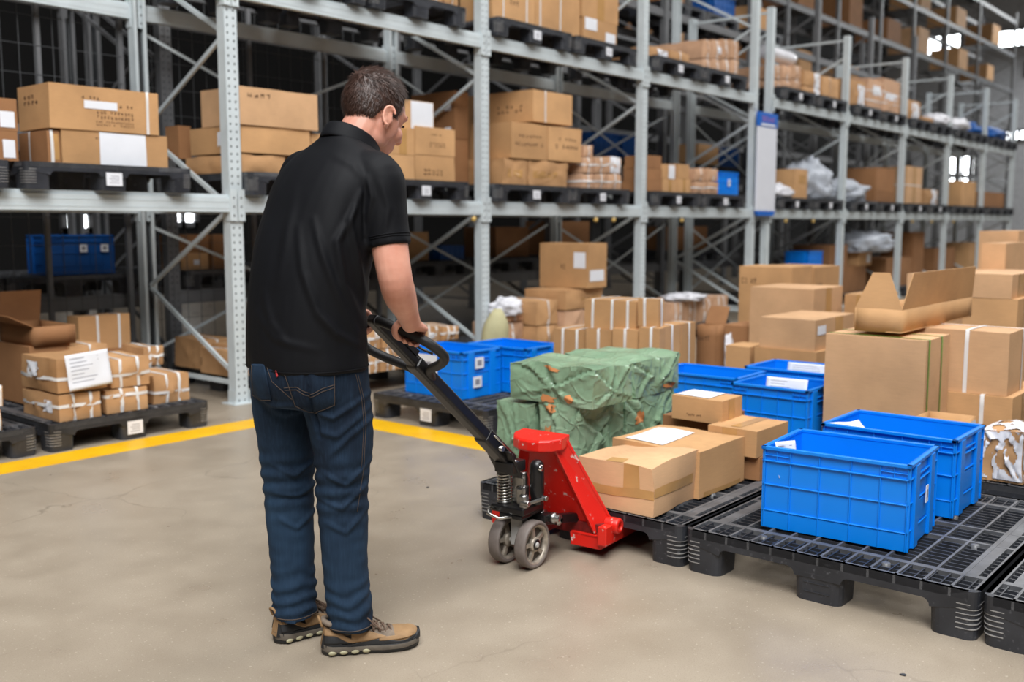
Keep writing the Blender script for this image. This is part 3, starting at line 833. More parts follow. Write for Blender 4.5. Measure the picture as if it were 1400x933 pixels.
# ------------------------------------------------------------------ camera
cam = bpy.data.cameras.new('camera'); co = bpy.data.objects.new('camera', cam); COL.objects.link(co)
cam.sensor_width = 36; cam.lens = 36 * 1355.4 / 1400; cam.clip_end = 200
yaw, pit = math.radians(40.02), math.radians(6.717)
co.location = (0, 0, 1.25); co.rotation_euler = (PI / 2 - pit, 0, yaw - PI / 2)
cam.dof.use_dof = True; cam.dof.focus_distance = 3.15; cam.dof.aperture_fstop = 2.2
SC.camera = co
SC.view_settings.view_transform = 'Standard'; SC.view_settings.look = 'None'; SC.view_settings.exposure = 0.0; SC.view_settings.gamma = 1; SC.view_settings.use_curve_mapping = False
SC.cycles.use_denoising = True
SC.cycles.max_bounces = 6; SC.cycles.diffuse_bounces = 3; SC.cycles.glossy_bounces = 3
L1_TOP, L2_TOP = 1.452 + .157, 2.882 + .157
# ------------------------------------------------------------------ pallets, boxes and parcels, where they stand (metres)
pallet(3.675, 2.275, 0.000, 0, 'black plastic pallet that the red pallet jack is pushed under', False, wid=1.000)
pallet(3.675, 1.265, 0.000, 0, 'black plastic pallet carrying the two front blue crates', False, wid=1.000)
pallet(3.675, 0.255, 0.000, 0, 'black plastic pallet at the picture edge, corner beside the pallet with blue crates', False, wid=1.000)
pallet(5.060, 1.275, 0.000, 0, 'black pallet under the tall open carton behind the front blue crates', False, wid=1.000)
pallet(5.060, 2.285, 0.000, 0, 'black pallet under blue crates behind the green parcels', False, wid=1.000)
pallet(5.060, 3.295, 0.000, 0, 'black pallet under the strapped brown boxes behind the green parcels', False, wid=1.000)
pallet(4.910, 4.320, 0.000, 0, 'black pallet with blue crates, near the handle of the pallet jack', True, wid=1.000)
pallet(6.450, 1.000, 0.000, 0, 'black pallet under strapped cartons behind the tall open carton', False, wid=1.000)
pallet(6.450, 2.030, 0.000, 0, 'black pallet under the large plain cartons behind the back blue crates', False, wid=1.000)
pallet(6.600, 3.060, 0.000, 0, 'black pallet beneath the open brown carton and small boxes, behind the strapped boxes', False, wid=1.000)
pallet(8.000, 3.650, 0.000, 0, 'black pallet far back carrying wide pale cartons', False, wid=1.000)
pallet(1.900, 5.985, 0.000, PI / 2, 'black floor pallet cut by the picture edge next to the strapped parcels', False, wid=1.000)
pallet(2.955, 5.965, 0.000, PI / 2, 'black floor pallet by yellow line loaded with strapped kraft parcels and paper sheet', True, wid=1.000)
pallet(4.720, 6.480, 0.000, PI / 2, 'black floor pallet just behind the first perforated rack upright', True, wid=1.000)
pallet(5.860, 6.000, 0.000, PI / 2, 'black floor pallet with small kraft parcels behind the pallet jack handle', False, wid=1.000)
pallet(7.220, 6.000, 0.000, PI / 2, 'black floor pallet under the leaning stack topped by a tilted carton', False, wid=1.050)
pallet(9.850, 6.000, 0.000, PI / 2, 'black floor pallet with pale strapped parcels behind third rack upright', False, wid=1.000)
pallet(2.000, 6.360, 1.452, PI / 2, 'black pallet on the lower rack beam cut by the edge, beside the long printed carton', False, wid=1.000)
pallet(3.110, 6.360, 1.452, PI / 2, 'black pallet on the lower rack beam carrying the long printed carton', True, wid=1.070)
pallet(4.620, 6.360, 1.452, PI / 2, "black pallet on the lower rack beam with stacked cartons seen by the worker's shoulder", False, wid=1.070)
pallet(5.780, 6.360, 1.452, PI / 2, "black pallet on the lower rack beam with stacked cartons by the worker's face", True, wid=1.050)
pallet(7.215, 6.360, 1.452, PI / 2, 'black pallet on the lower rack beam with printed cartons on crumpled parcels', True, wid=1.100)
pallet(8.280, 6.360, 1.452, PI / 2, 'black pallet on the lower rack beam with small pale parcels and a paper slip', True, wid=1.000)
pallet(9.760, 6.360, 1.452, PI / 2, 'black pallet on the lower rack beam with brown boards and small cartons', True, wid=1.000)
pallet(10.850, 6.360, 1.452, PI / 2, 'black pallet on the lower rack beam with pinkish parcels and one blue crate', True, wid=1.050)
pallet(4.660, 6.360, 2.882, PI / 2, "black pallet on the upper rack beam above the worker's head", False, wid=1.050)
pallet(5.760, 6.360, 2.882, PI / 2, 'black pallet on the upper rack beam with a few small parcels showing', False, wid=1.050)
pallet(7.220, 6.360, 2.882, PI / 2, 'black pallet on the upper rack beam under big white strapped cartons', True, wid=1.080)
pallet(8.360, 6.360, 2.882, PI / 2, 'black pallet on the upper rack beam under two cartons with white papers', True, wid=1.060)
pallet(9.750, 6.360, 2.882, PI / 2, 'black pallet on the upper rack beam with flat parcels and a white paper', True, wid=1.000)
pallet(10.820, 6.360, 2.882, PI / 2, 'black pallet on the upper rack beam with a block of strapped parcels, beside white sign', True, wid=1.060)
pallet(12.878, 6.360, 1.452, PI / 2, 'nearer black pallet on the lower rack beam under the grey plastic sheeting', True, wid=1.000)
pallet(12.878, 6.360, 2.882, PI / 2, 'nearer black pallet on the upper rack beam just past the white sign', True, wid=1.000)
pallet(14.017, 6.360, 1.452, PI / 2, 'farther black pallet on the lower rack beam under the grey plastic sheeting', True, wid=1.000)
pallet(14.017, 6.360, 2.882, PI / 2, 'farther black pallet on the upper rack beam just past the white sign', True, wid=1.000)
pallet(15.411, 6.360, 1.452, PI / 2, 'nearer black pallet on the lower rack beam one frame past the grey sheeting', True, wid=1.000)
pallet(15.411, 6.360, 2.882, PI / 2, 'nearer black pallet on the upper rack beam one bay past the white sign', True, wid=1.000)
pallet(16.554, 6.360, 1.452, PI / 2, 'farther black pallet on the lower rack beam one frame past the grey sheeting', True, wid=1.000)
pallet(16.554, 6.360, 2.882, PI / 2, 'farther black pallet on the upper rack beam one bay past the white sign', True, wid=1.000)
pallet(17.934, 6.360, 1.452, PI / 2, 'nearer black pallet on the lower rack beam two frames beyond the grey sheeting', True, wid=1.000)
pallet(17.934, 6.360, 2.882, PI / 2, 'nearer black pallet on the upper rack beam two bays past the white sign', False, wid=1.000)
pallet(19.050, 6.360, 1.452, PI / 2, 'farther black pallet on the lower rack beam two frames beyond the grey sheeting', True, wid=1.000)
pallet(19.050, 6.360, 2.882, PI / 2, 'farther black pallet on the upper rack beam two bays past the white sign', False, wid=1.000)
pallet(20.386, 6.360, 1.452, PI / 2, 'nearer black pallet on the lower rack beam three frames beyond the grey sheeting', False, wid=1.000)
pallet(20.386, 6.360, 2.882, PI / 2, 'nearer black pallet on the upper rack beam three bays past the white sign', False, wid=1.000)
pallet(21.457, 6.360, 1.452, PI / 2, 'farther black pallet on the lower rack beam three frames beyond the grey sheeting', False, wid=1.000)
pallet(21.457, 6.360, 2.882, PI / 2, 'farther black pallet on the upper rack beam three bays past the white sign', False, wid=1.000)
pallet(22.744, 6.360, 1.452, PI / 2, 'nearer black pallet on the lower rack beam at the far end', False, wid=1.000)
pallet(22.744, 6.360, 2.882, PI / 2, 'nearer black pallet on the upper rack beam at the far end', False, wid=1.000)
pallet(23.779, 6.360, 1.452, PI / 2, 'farther black pallet on the lower rack beam at the far end', False, wid=1.000)
pallet(23.779, 6.360, 2.882, PI / 2, 'farther black pallet on the upper rack beam at the far end', False, wid=1.000)
parcel(2.654, 5.630, 0.157, (0.254, 0.460, 0.157), 0, 'kraft parcel with white straps under the big paper sheet, lowest at pallet corner', 'kraft', (('sx', 0.33), ('sx', 0.75), ('sz', 0.55), ('paper', 'x', 0.62, 0.3, 0.85, 0.75)))
parcel(2.681, 5.635, 0.316, (0.306, 0.451, 0.197), 0, 'kraft parcel covered by the large white paper sheet', 'kraft', (('sz', 0.4), ('paper', 'x', 0.2, 0.45, 0.55, 0.85)))
parcel(2.949, 5.600, 0.157, (0.271, 0.360, 0.142), 0, 'low kraft parcel between two others on the floor pallet, darker folded end', 'kraft', (('sx', 0.35), ('sx', 0.75), ('sz', 0.75)))
parcel(2.977, 5.610, 0.301, (0.258, 0.360, 0.176), 0, 'kraft parcel with trapezoid strapping, right beside the paper sheet', 'kraft', (('sx', 0.25), ('sx', 0.7), ('sz', 0.45)))
parcel(3.285, 5.700, 0.157, (0.261, 0.400, 0.180), 0, 'kraft parcel with crossed white straps nearest the first upright', 'kraft', (('sx', 0.35), ('sx', 0.72), ('sz', 0.4)))
parcel(3.274, 6.150, 0.157, (0.243, 0.400, 0.170), 0, 'kraft parcel low in the second row behind the parcel with trapezoid strapping', 'kraft', (('sx', 0.5),))
parcel(3.431, 6.100, 0.329, (0.157, 0.300, 0.132), 0, 'small kraft parcel on top of the back row near the first upright', 'kraft', (('sx', 0.3), ('sx', 0.7), ('sz', 0.5)))
parcel(3.012, 6.150, 0.157, (0.252, 0.400, 0.200), 0, 'kraft parcel hidden low behind the parcel with the paper sheet', 'kraft', (('sx', 0.5),))
parcel(3.016, 6.160, 0.359, (0.247, 0.360, 0.148), 0, 'flat kraft parcel above the paper sheet, back row of the floor pallet', 'kraft', (('sx', 0.5),))
parcel(3.315, 6.465, 0.157, (0.374, 0.170, 0.250), 0, 'dark carton under the white strapped carton at the back of the floor pallet', 'card_dark', ())
parcel(3.338, 6.475, 0.409, (0.364, 0.150, 0.230), 0, 'brown carton with two white straps standing at the back of the floor pallet', 'card', (('sx', 0.36), ('sx', 0.78)))
parcel(2.810, 6.237, 0.520, (0.256, 0.474, 0.115), 0, 'open brown carton with a raised flap on the floor pallet', 'card_dark', (('open',), ('flap', '-x', 0.16, 1.1, 0.0), ('flap', '+y', 0.2, -0.2, 0.0)))
parcel(2.784, 6.243, 0.157, (0.253, 0.446, 0.360), 0, 'dark brown carton supporting the open carton with raised flap', 'card_dark', ())
parcel(2.155, 5.513, 0.157, (0.170, 0.187, 0.130), 0, 'small kraft parcel at the picture edge, lower of two', 'kraft', (('sx', 0.9),))
parcel(2.165, 5.513, 0.289, (0.173, 0.187, 0.120), 0, 'small kraft parcel at the picture edge, upper of two', 'kraft', (('sx', 0.9),))
parcel(4.141, 6.260, 0.157, (0.099, 0.420, 0.200), 0, 'kraft parcel beside the foot of the first upright', 'kraft', (('sx', 0.5),))
parcel(4.315, 6.260, 0.157, (0.237, 0.420, 0.220), 0, 'kraft parcel with white slip just past the first upright foot', 'kraft', (('sx', 0.5), ('paper', 'y', 0.1, 0.2, 0.5, 0.7)))
parcel(4.288, 6.720, 0.157, (0.250, 0.400, 0.240), 0, 'kraft parcel at the back of the pallet behind the first upright', 'kraft', (('sx', 0.5),))
parcel(4.879, 5.615, 0.157, (0.173, 0.330, 0.170), 0, "kraft parcel bottom row, nearest the worker's waist", 'kraft', (('sx', 0.35), ('sx', 0.75), ('sz', 0.5)))
parcel(5.062, 5.615, 0.157, (0.179, 0.330, 0.170), 0, "kraft parcel bottom row, second from the worker's waist", 'kraft', (('sx', 0.35), ('sx', 0.75), ('sz', 0.5)))
parcel(5.257, 5.615, 0.157, (0.194, 0.330, 0.170), 0, 'kraft parcel bottom row seen between the handle arms', 'kraft', (('sx', 0.35), ('sx', 0.75), ('sz', 0.5)))
parcel(5.463, 5.615, 0.157, (0.202, 0.330, 0.170), 0, 'kraft parcel bottom row, mostly behind the handle', 'kraft', (('sx', 0.35), ('sx', 0.75), ('sz', 0.5)))
parcel(4.892, 5.625, 0.329, (0.201, 0.330, 0.185), 0, "strapped kraft parcel upper row, nearest the worker's waist", 'kraft', (('sx', 0.3), ('sx', 0.7), ('sz', 0.5)))
parcel(5.101, 5.625, 0.329, (0.203, 0.330, 0.169), 0, 'strapped kraft parcel upper row, behind the gripping hands', 'kraft', (('sx', 0.3), ('sx', 0.7), ('paper', 'y', 0.3, 0.2, 0.6, 0.6)))
parcel(5.312, 5.625, 0.329, (0.204, 0.330, 0.152), 0, 'strapped kraft parcel upper row, over the blue crate edge', 'kraft', (('sx', 0.3), ('sx', 0.7), ('sz', 0.5)))
parcel(5.528, 5.625, 0.329, (0.212, 0.330, 0.136), 0, 'strapped kraft parcel upper row, fourth from the worker', 'kraft', (('sx', 0.3), ('sx', 0.7), ('paper', 'y', 0.3, 0.2, 0.6, 0.6)))
parcel(5.745, 5.625, 0.329, (0.204, 0.330, 0.118), 0, 'strapped kraft parcel upper row, next to the canvas sack', 'kraft', (('sx', 0.3), ('sx', 0.7), ('sz', 0.5)))
parcel(7.128, 5.800, 0.157, (0.316, 0.500, 0.180), 0, 'kraft parcel at the bottom of the leaning stack', 'kraft', (('sx', 0.5),))
parcel(7.127, 5.800, 0.339, (0.315, 0.500, 0.230), 0, 'kraft parcel second in the leaning stack', 'kraft', (('sx', 0.5),))
parcel(7.472, 5.750, 0.157, (0.324, 0.500, 0.300), 0, 'kraft parcel wrapped in clear film beside the leaning stack', 'kraft_pink', (('sz', 0.3),))
parcel(7.619, 5.750, 0.459, (0.602, 0.500, 0.190), 0, 'kraft parcel with tape just under the tilted carton', 'kraft', (('tape', 'y', 0.4, 0.3, 0.9, 0.6),))
parcel(7.737, 5.726, 0.651, (0.337, 0.552, 0.420), 0.05, 'tilted brown carton with white labels on top of the leaning stack', 'card', (('paper', 'x', 0.72, 0.45, 0.96, 0.8), ('paper', 'y', 0.1, 0.15, 0.85, 0.4), ('print', 'x', 0.45, 0.4, 0.55, 0.6, 1, 2)))
parcel(6.821, 5.900, 0.157, (0.268, 0.400, 0.220), 0, 'kraft parcel with a white plastic bag lying on top', 'kraft_pink', (('sx', 0.4),))
parcel(6.854, 5.870, 0.379, (0.248, 0.300, 0.065), 0, 'pinkish kraft parcel half covered with a white bag', 'kraft_pink', (('sx', 0.5),))
parcel(9.352, 5.700, 0.157, (0.277, 0.400, 0.260), 0, 'pale kraft parcel nearest the strapped boxes, far floor pallet', 'kraft_pink', (('sx', 0.3), ('sx', 0.7)))
parcel(9.650, 5.700, 0.157, (0.289, 0.400, 0.280), 0, 'pale kraft parcel under white film, far floor pallet', 'kraft_pink', (('sx', 0.3), ('sx', 0.7)))
parcel(9.970, 5.700, 0.157, (0.318, 0.400, 0.260), 0, 'pale kraft parcel third along, far floor pallet', 'kraft_pink', (('sx', 0.3), ('sx', 0.7)))
parcel(10.313, 5.700, 0.157, (0.333, 0.400, 0.280), 0, 'pale kraft parcel at the end of the far floor pallet', 'kraft_pink', (('sx', 0.3), ('sx', 0.7)))
parcel(2.428, 6.120, 1.609, (0.337, 0.500, 0.167), 0, 'dim carton low on the cut off pallet next to the long printed carton', 'card_dark', (('paper', 'y', 0.75, 0.1, 0.95, 0.7),))
parcel(2.436, 6.120, 1.778, (0.332, 0.500, 0.178), 0, 'dim carton with a grey label above another at the picture edge', 'card_dark', (('paper', 'y', 0.7, 0.1, 0.95, 0.6), ('print', 'y', 0.5, 0.3, 0.7, 0.6, 2, 3)))
parcel(2.802, 6.051, 1.609, (0.074, 0.363, 0.188), 0, 'short strapped carton end under the long printed carton', 'card_dark', (('sx', 0.35), ('sy', 0.4), ('tape', 'y', 0.3, 0.1, 0.9, 0.9)))
parcel(3.190, 6.110, 1.609, (0.687, 0.500, 0.201), 0, 'brown carton with a large white paper label on its front', 'card', (('paper', 'y', 0.34, 0.02, 0.78, 0.98), ('print', 'y', 0.3, 0.75, 0.36, 0.85, 1, 2)))
parcel(3.127, 6.052, 1.812, (0.696, 0.404, 0.259), 0, 'long brown carton with dark printing and one white strap', 'card', (('sx', 0.89), ('print', 'y', 0.28, 0.7, 0.45, 0.82, 1, 5), ('print', 'y', 0.62, 0.55, 0.76, 0.68, 1, 4), ('print', 'y', 0.41, 0.28, 0.76, 0.5, 2, 11), ('print', 'y', 0.4, 0.12, 0.76, 0.26, 2, 16), ('paper', 'y', 0.3, 0.5, 0.6, 0.68), ('print', 'x', 0.2, 0.55, 0.7, 0.85, 2, 4)))
parcel(4.123, 6.684, 1.729, (0.102, 0.167, 0.235), 0, 'dark carton deep behind the first upright', 'card_dark', ())
parcel(4.280, 6.214, 1.609, (0.394, 0.689, 0.133), 0, 'orange brown carton lowest of the stack behind first upright', 'kraft', ())
parcel(4.390, 6.166, 1.744, (0.604, 0.592, 0.185), 0, 'sagging brown carton in the middle of the stack behind first upright', 'card', (('paper', 'x', 0.55, 0.3, 0.8, 0.8),), amp=0.02)
parcel(4.426, 6.090, 1.932, (0.675, 0.459, 0.256), 0, 'pale brown carton on top of the stack behind first upright', 'card_light', (('print', 'y', 0.1, 0.72, 0.4, 0.9, 1, 4),))
parcel(4.815, 6.150, 1.609, (0.180, 0.500, 0.307), 0, "brown carton beside the sagging one, next to the worker's shoulder", 'card', ())
parcel(5.538, 6.120, 1.609, (0.438, 0.500, 0.195), 0, "carton low behind the worker's head", 'card', ())
parcel(5.541, 6.120, 1.806, (0.437, 0.500, 0.211), 0, "carton stacked second behind the worker's head", 'card', (('tape', 'y', 0.6, 0.0, 0.8, 1),))
parcel(6.000, 6.120, 1.609, (0.469, 0.500, 0.208), 0, 'sagging carton with red print, lower one facing the worker', 'card', (('print', 'y', 0.2, 0.2, 0.7, 0.5, 2, 5),), amp=0.012)
parcel(6.003, 6.120, 1.819, (0.468, 0.500, 0.226), 0, "square carton with faded print directly in front of the worker's nose", 'card', (('print', 'y', 0.35, 0.3, 0.75, 0.5, 2, 6), ('print', 'y', 0.4, 0.7, 0.65, 0.8, 1, 5)))
parcel(5.775, 6.115, 2.019, (0.455, 0.450, 0.227), 0, "carton whose front is covered by a white paper beside the worker's forehead", 'card', (('paper', 'y', 0.42, 0.02, 0.98, 0.98),))
parcel(6.760, 6.561, 1.609, (0.180, 0.561, 0.411), 0, "dark brown carton at the back beneath another, beyond worker's face", 'card_dark', ())
parcel(6.760, 6.555, 2.022, (0.180, 0.558, 0.426), 0, 'dark brown carton at the back with two white stickers', 'card_dark', (('paper', 'x', 0.78, 0.1, 0.92, 0.25), ('paper', 'x', 0.78, 0.6, 0.92, 0.75)))
parcel(7.040, 6.159, 1.609, (0.344, 0.578, 0.240), 0, 'crumpled kraft parcel at the bottom of the printed stack', 'kraft', (('tape', 'y', 0.2, 0.3, 0.8, 0.6),), amp=0.02)
parcel(7.539, 6.220, 1.609, (0.612, 0.700, 0.245), 0, 'crumpled kraft parcel beneath the pair of printed cartons', 'kraft', (('tape', 'y', 0.1, 0.3, 0.7, 0.6),), amp=0.025)
parcel(7.244, 6.206, 1.851, (0.527, 0.672, 0.323), 0, 'printed carton in the middle of its stack, beside second upright', 'card', (('print', 'y', 0.2, 0.6, 0.85, 0.72, 1, 7), ('print', 'y', 0.1, 0.35, 0.9, 0.52, 1, 10)), amp=0.01)
parcel(7.795, 6.220, 1.856, (0.529, 0.700, 0.319), 0, 'printed carton overhanging the stack of small parcels', 'card', (('print', 'y', 0.2, 0.6, 0.85, 0.72, 1, 7), ('print', 'y', 0.1, 0.35, 0.9, 0.55, 1, 8)), amp=0.01)
parcel(7.636, 6.390, 2.206, (0.605, 0.980, 0.290), 0, 'large carton with print on its shaded side, top of the printed stack', 'card', (('print', 'x', 0.55, 0.3, 0.88, 0.6, 2, 6), ('sx', 0.3)))
parcel(8.182, 6.120, 1.609, (0.188, 0.500, 0.152), 0, 'small pale parcel bottom row, nearest second upright stack', 'kraft_pink', (('sz', 0.5), ('sx', 0.5)))
parcel(8.399, 6.120, 1.609, (0.220, 0.500, 0.160), 0, 'small pale parcel bottom row, middle of the row', 'kraft_pink', (('sz', 0.5), ('sx', 0.5)))
parcel(8.650, 6.120, 1.609, (0.256, 0.500, 0.169), 0, 'small pale parcel bottom row, with the paper slip', 'kraft_pink', (('sz', 0.5), ('sx', 0.5)))
parcel(8.179, 6.120, 1.763, (0.188, 0.500, 0.162), 0, 'small pale parcel upper row, nearest second upright stack', 'kraft_pink', (('sz', 0.5), ('sx', 0.5)))
parcel(8.396, 6.120, 1.771, (0.220, 0.500, 0.165), 0, 'small pale parcel upper row, middle of the row', 'kraft_pink', (('sz', 0.5), ('sx', 0.5)))
parcel(8.646, 6.120, 1.780, (0.255, 0.500, 0.168), 0, 'small pale parcel upper row, with the paper slip', 'kraft_pink', (('sz', 0.5), ('sx', 0.5), ('paper', 'y', 0.2, 0.0, 0.9, 1)))
parcel(8.225, 6.125, 1.927, (0.176, 0.450, 0.117), 0, 'small pale parcel alone on top of the small parcel rows', 'kraft_pink', (('sx', 0.5),))
parcel(9.425, 6.036, 1.609, (0.301, 0.332, 0.112), 0, 'brown board parcel lowest in the stack behind third upright', 'card_dark', ())
parcel(9.421, 6.026, 1.723, (0.300, 0.312, 0.131), 0, 'brown board parcel in the middle of the stack behind third upright', 'card_dark', ())
parcel(9.410, 6.016, 1.856, (0.284, 0.293, 0.138), 0, 'brown board parcel topping the stack behind third upright', 'card_dark', ())
parcel(9.740, 6.120, 1.609, (0.298, 0.500, 0.147), 0, 'small carton low beside the board parcels', 'card', (('tape', 'y', 0.4, 0, 0.6, 1),))
parcel(9.703, 6.120, 1.758, (0.297, 0.500, 0.156), 0, 'small carton upper row with a white paper slip', 'card', (('paper', 'y', 0.5, 0.0, 0.95, 0.95),))
parcel(10.053, 6.120, 1.609, (0.295, 0.500, 0.158), 0, 'small carton low beside the pinkish parcels', 'card', (('tape', 'y', 0.4, 0, 0.6, 1),))
parcel(10.030, 6.120, 1.769, (0.261, 0.500, 0.161), 0, 'small carton upper row beside the pinkish parcels', 'card', ())
parcel(10.430, 6.120, 1.609, (0.258, 0.500, 0.147), 0, 'pinkish parcel low beside the small cartons', 'kraft_pink', (('sz', 0.5),))
parcel(10.424, 6.120, 1.758, (0.258, 0.500, 0.149), 0, 'pinkish parcel upper, beside the small cartons', 'kraft_pink', (('sx', 0.5),))
parcel(10.729, 6.120, 1.609, (0.269, 0.500, 0.156), 0, 'pinkish parcel low beside the blue crate', 'kraft_pink', (('sz', 0.5),))
parcel(10.721, 6.120, 1.767, (0.268, 0.500, 0.152), 0, 'pinkish parcel upper, beside the blue crate', 'kraft_pink', (('sx', 0.5),))
parcel(13.289, 6.084, 1.609, (0.411, 0.368, 0.399), 0, 'worn carton next to the white sign, before the grey sheeting', 'card', (('tape', 'y', 0.3, 0.5, 0.9, 0.8),))
parcel(16.705, 6.200, 1.609, (0.884, 0.500, 0.171), 0, 'brown carton low, past the grey sheeting', 'card_dark', ())
parcel(16.700, 6.200, 1.782, (0.849, 0.500, 0.385), 0, 'dark brown carton high, past the grey sheeting', 'card_dark', ())
parcel(18.134, 6.250, 1.609, (0.811, 0.600, 0.646), 0, 'tall taped carton beyond the fifth far upright', 'card_light', (('tape', 'y', 0.4, 0, 0.6, 1), ('sz', 0.5)))
parcel(19.099, 6.200, 1.609, (0.796, 0.500, 0.284), 0, 'low brown parcel under a white paper far along the lower shelf', 'kraft', (('paper', 'y', 0.5, 0.0, 0.9, 1.0),))
parcel(21.422, 6.089, 1.609, (1.008, 0.278, 0.501), 0, 'brown carton beyond the white paper, lower shelf', 'card', ())
parcel(23.354, 6.250, 1.609, (1.567, 0.600, 0.328), 0, 'flat carton far along the lower shelf, last visible', 'card_dark', ())
parcel(5.821, 6.120, 3.039, (0.181, 0.500, 0.111), 0, 'small kraft parcel on upper shelf, nearest the worker', 'kraft', (('sx', 0.5),))
parcel(6.023, 6.120, 3.039, (0.188, 0.500, 0.146), 0, 'small kraft parcel on upper shelf, between two others', 'kraft', (('sx', 0.5),))
parcel(6.218, 6.120, 3.039, (0.168, 0.500, 0.183), 0, 'small kraft parcel on upper shelf, nearest second upright', 'kraft', (('sx', 0.5),))
parcel(7.030, 6.072, 3.039, (0.593, 0.384, 0.494), 0, 'big upper shelf carton with white straps beside second upright', 'card', (('sx', 0.25), ('sx', 0.8), ('print', 'y', 0.4, 0.3, 0.7, 0.45, 1, 4)))
parcel(7.679, 6.280, 3.039, (0.683, 0.800, 0.515), 0, 'big upper shelf carton with a white strap beside papered cartons', 'card', (('sx', 0.55), ('sx', 0.1)))
parcel(8.373, 6.180, 3.039, (0.584, 0.600, 0.228), 0, 'upper shelf carton with two white papers, lower of two', 'card', (('paper', 'y', 0.05, 0.5, 0.4, 1.0), ('paper', 'y', 0.65, 0.1, 0.95, 0.55)))
parcel(8.376, 6.180, 3.269, (0.621, 0.600, 0.319), 0, 'upper shelf carton stacked on the one with white papers', 'card', (('tape', 'y', 0.4, 0, 0.6, 1),))
parcel(9.486, 6.180, 3.039, (0.389, 0.600, 0.128), 0, 'flat kraft parcel on upper shelf with white paper', 'kraft', (('paper', 'y', 0.4, 0.1, 1.0, 0.8),))
parcel(9.927, 6.180, 3.039, (0.430, 0.600, 0.138), 0, 'flat kraft parcel on upper shelf beside the strapped block', 'kraft', (('sx', 0.5),))
parcel(10.550, 6.305, 3.039, (0.215, 0.850, 0.127), 0, 'strapped kraft parcel in upper shelf block, bottom row, first from the flat parcels', 'kraft_pink', (('sx', 0.5),))
parcel(10.778, 6.305, 3.039, (0.221, 0.850, 0.155), 0, 'strapped kraft parcel in upper shelf block, bottom row, second from the flat parcels', 'kraft_pink', (('sx', 0.5),))
parcel(11.005, 6.305, 3.039, (0.209, 0.850, 0.184), 0, 'strapped kraft parcel in upper shelf block, bottom row, third from the flat parcels', 'kraft_pink', (('sx', 0.5),))
parcel(11.228, 6.305, 3.039, (0.215, 0.850, 0.211), 0, 'strapped kraft parcel in upper shelf block, bottom row, nearest the white sign', 'kraft_pink', (('sx', 0.5),))
parcel(10.544, 6.305, 3.168, (0.214, 0.850, 0.219), 0, 'strapped kraft parcel in upper shelf block, top row, first from the flat parcels', 'kraft_pink', (('sx', 0.5),))
parcel(10.771, 6.305, 3.196, (0.221, 0.850, 0.222), 0, 'strapped kraft parcel in upper shelf block, top row, second from the flat parcels', 'kraft_pink', (('sx', 0.5), ('paper', 'y', 0.5, 0.3, 1, 0.7)))
parcel(10.995, 6.305, 3.225, (0.209, 0.850, 0.225), 0, 'strapped kraft parcel in upper shelf block, top row, third from the flat parcels', 'kraft_pink', (('sx', 0.5),))
parcel(11.216, 6.305, 3.252, (0.215, 0.850, 0.228), 0, 'strapped kraft parcel in upper shelf block, top row, nearest the white sign', 'kraft_pink', (('sx', 0.5),))
parcel(12.459, 6.200, 3.039, (0.271, 0.600, 0.103), 0, 'kraft parcel just past the sign on upper shelf, bottom row, first from the sign', 'kraft_pink', (('sx', 0.5),))
parcel(12.748, 6.200, 3.039, (0.281, 0.600, 0.134), 0, 'kraft parcel just past the sign on upper shelf, bottom row, second from the sign', 'kraft_pink', (('sx', 0.5),))
parcel(13.047, 6.200, 3.039, (0.290, 0.600, 0.166), 0, 'kraft parcel just past the sign on upper shelf, bottom row, third from the sign', 'kraft_pink', (('sx', 0.5),))
parcel(12.451, 6.200, 3.144, (0.271, 0.600, 0.183), 0, 'kraft parcel just past the sign on upper shelf, top row, first from the sign', 'kraft_pink', (('sx', 0.5),))
parcel(12.738, 6.200, 3.175, (0.280, 0.600, 0.186), 0, 'kraft parcel just past the sign on upper shelf, top row, second from the sign', 'kraft_pink', (('sx', 0.5),))
parcel(13.034, 6.200, 3.207, (0.290, 0.600, 0.188), 0, 'kraft parcel just past the sign on upper shelf, top row, third from the sign', 'kraft_pink', (('sx', 0.5),))
parcel(13.564, 6.200, 3.039, (0.570, 0.600, 0.119), 0, 'brown parcel with a long white paper, lower of its pair on upper shelf', 'kraft', (('paper', 'y', 0.6, 0.0, 0.95, 1.0),))
parcel(13.554, 6.200, 3.160, (0.570, 0.600, 0.213), 0, 'brown parcel with a long white paper, upper of its pair on upper shelf', 'kraft', (('paper', 'y', 0.6, 0.0, 0.95, 0.95),))
parcel(14.206, 6.200, 3.039, (0.611, 0.600, 0.327), 0, 'brown parcel beside the paired ones with white paper, upper shelf', 'kraft', (('sx', 0.4),))
parcel(15.186, 6.200, 3.039, (0.735, 0.600, 0.398), 0, 'kraft parcel with a white paper one bay past the sign, upper shelf', 'kraft', (('paper', 'y', 0.55, 0.0, 0.95, 0.85),))
parcel(15.964, 6.250, 3.039, (0.635, 0.700, 0.489), 0, 'film wrapped bundle of parcels one bay past the sign, nearer half', 'kraft_pink', (('sz', 0.3), ('sz', 0.6), ('paper', 'y', 0.3, 0.5, 0.9, 0.8)))
parcel(16.706, 6.250, 3.039, (0.784, 0.700, 0.563), 0, 'film wrapped bundle of parcels one bay past the sign, farther half', 'kraft_pink', (('sz', 0.3), ('sz', 0.6), ('paper', 'y', 0.1, 0.4, 0.8, 0.6)))
parcel(17.760, 6.200, 3.039, (0.750, 0.600, 0.332), 0, 'kraft parcel with white paper two bays past the sign', 'kraft', (('paper', 'y', 0.4, 0.0, 0.9, 0.9),))
parcel(18.574, 6.200, 3.039, (0.645, 0.600, 0.112), 0, 'low kraft parcel two bays past the sign beside a white rag', 'kraft', ())
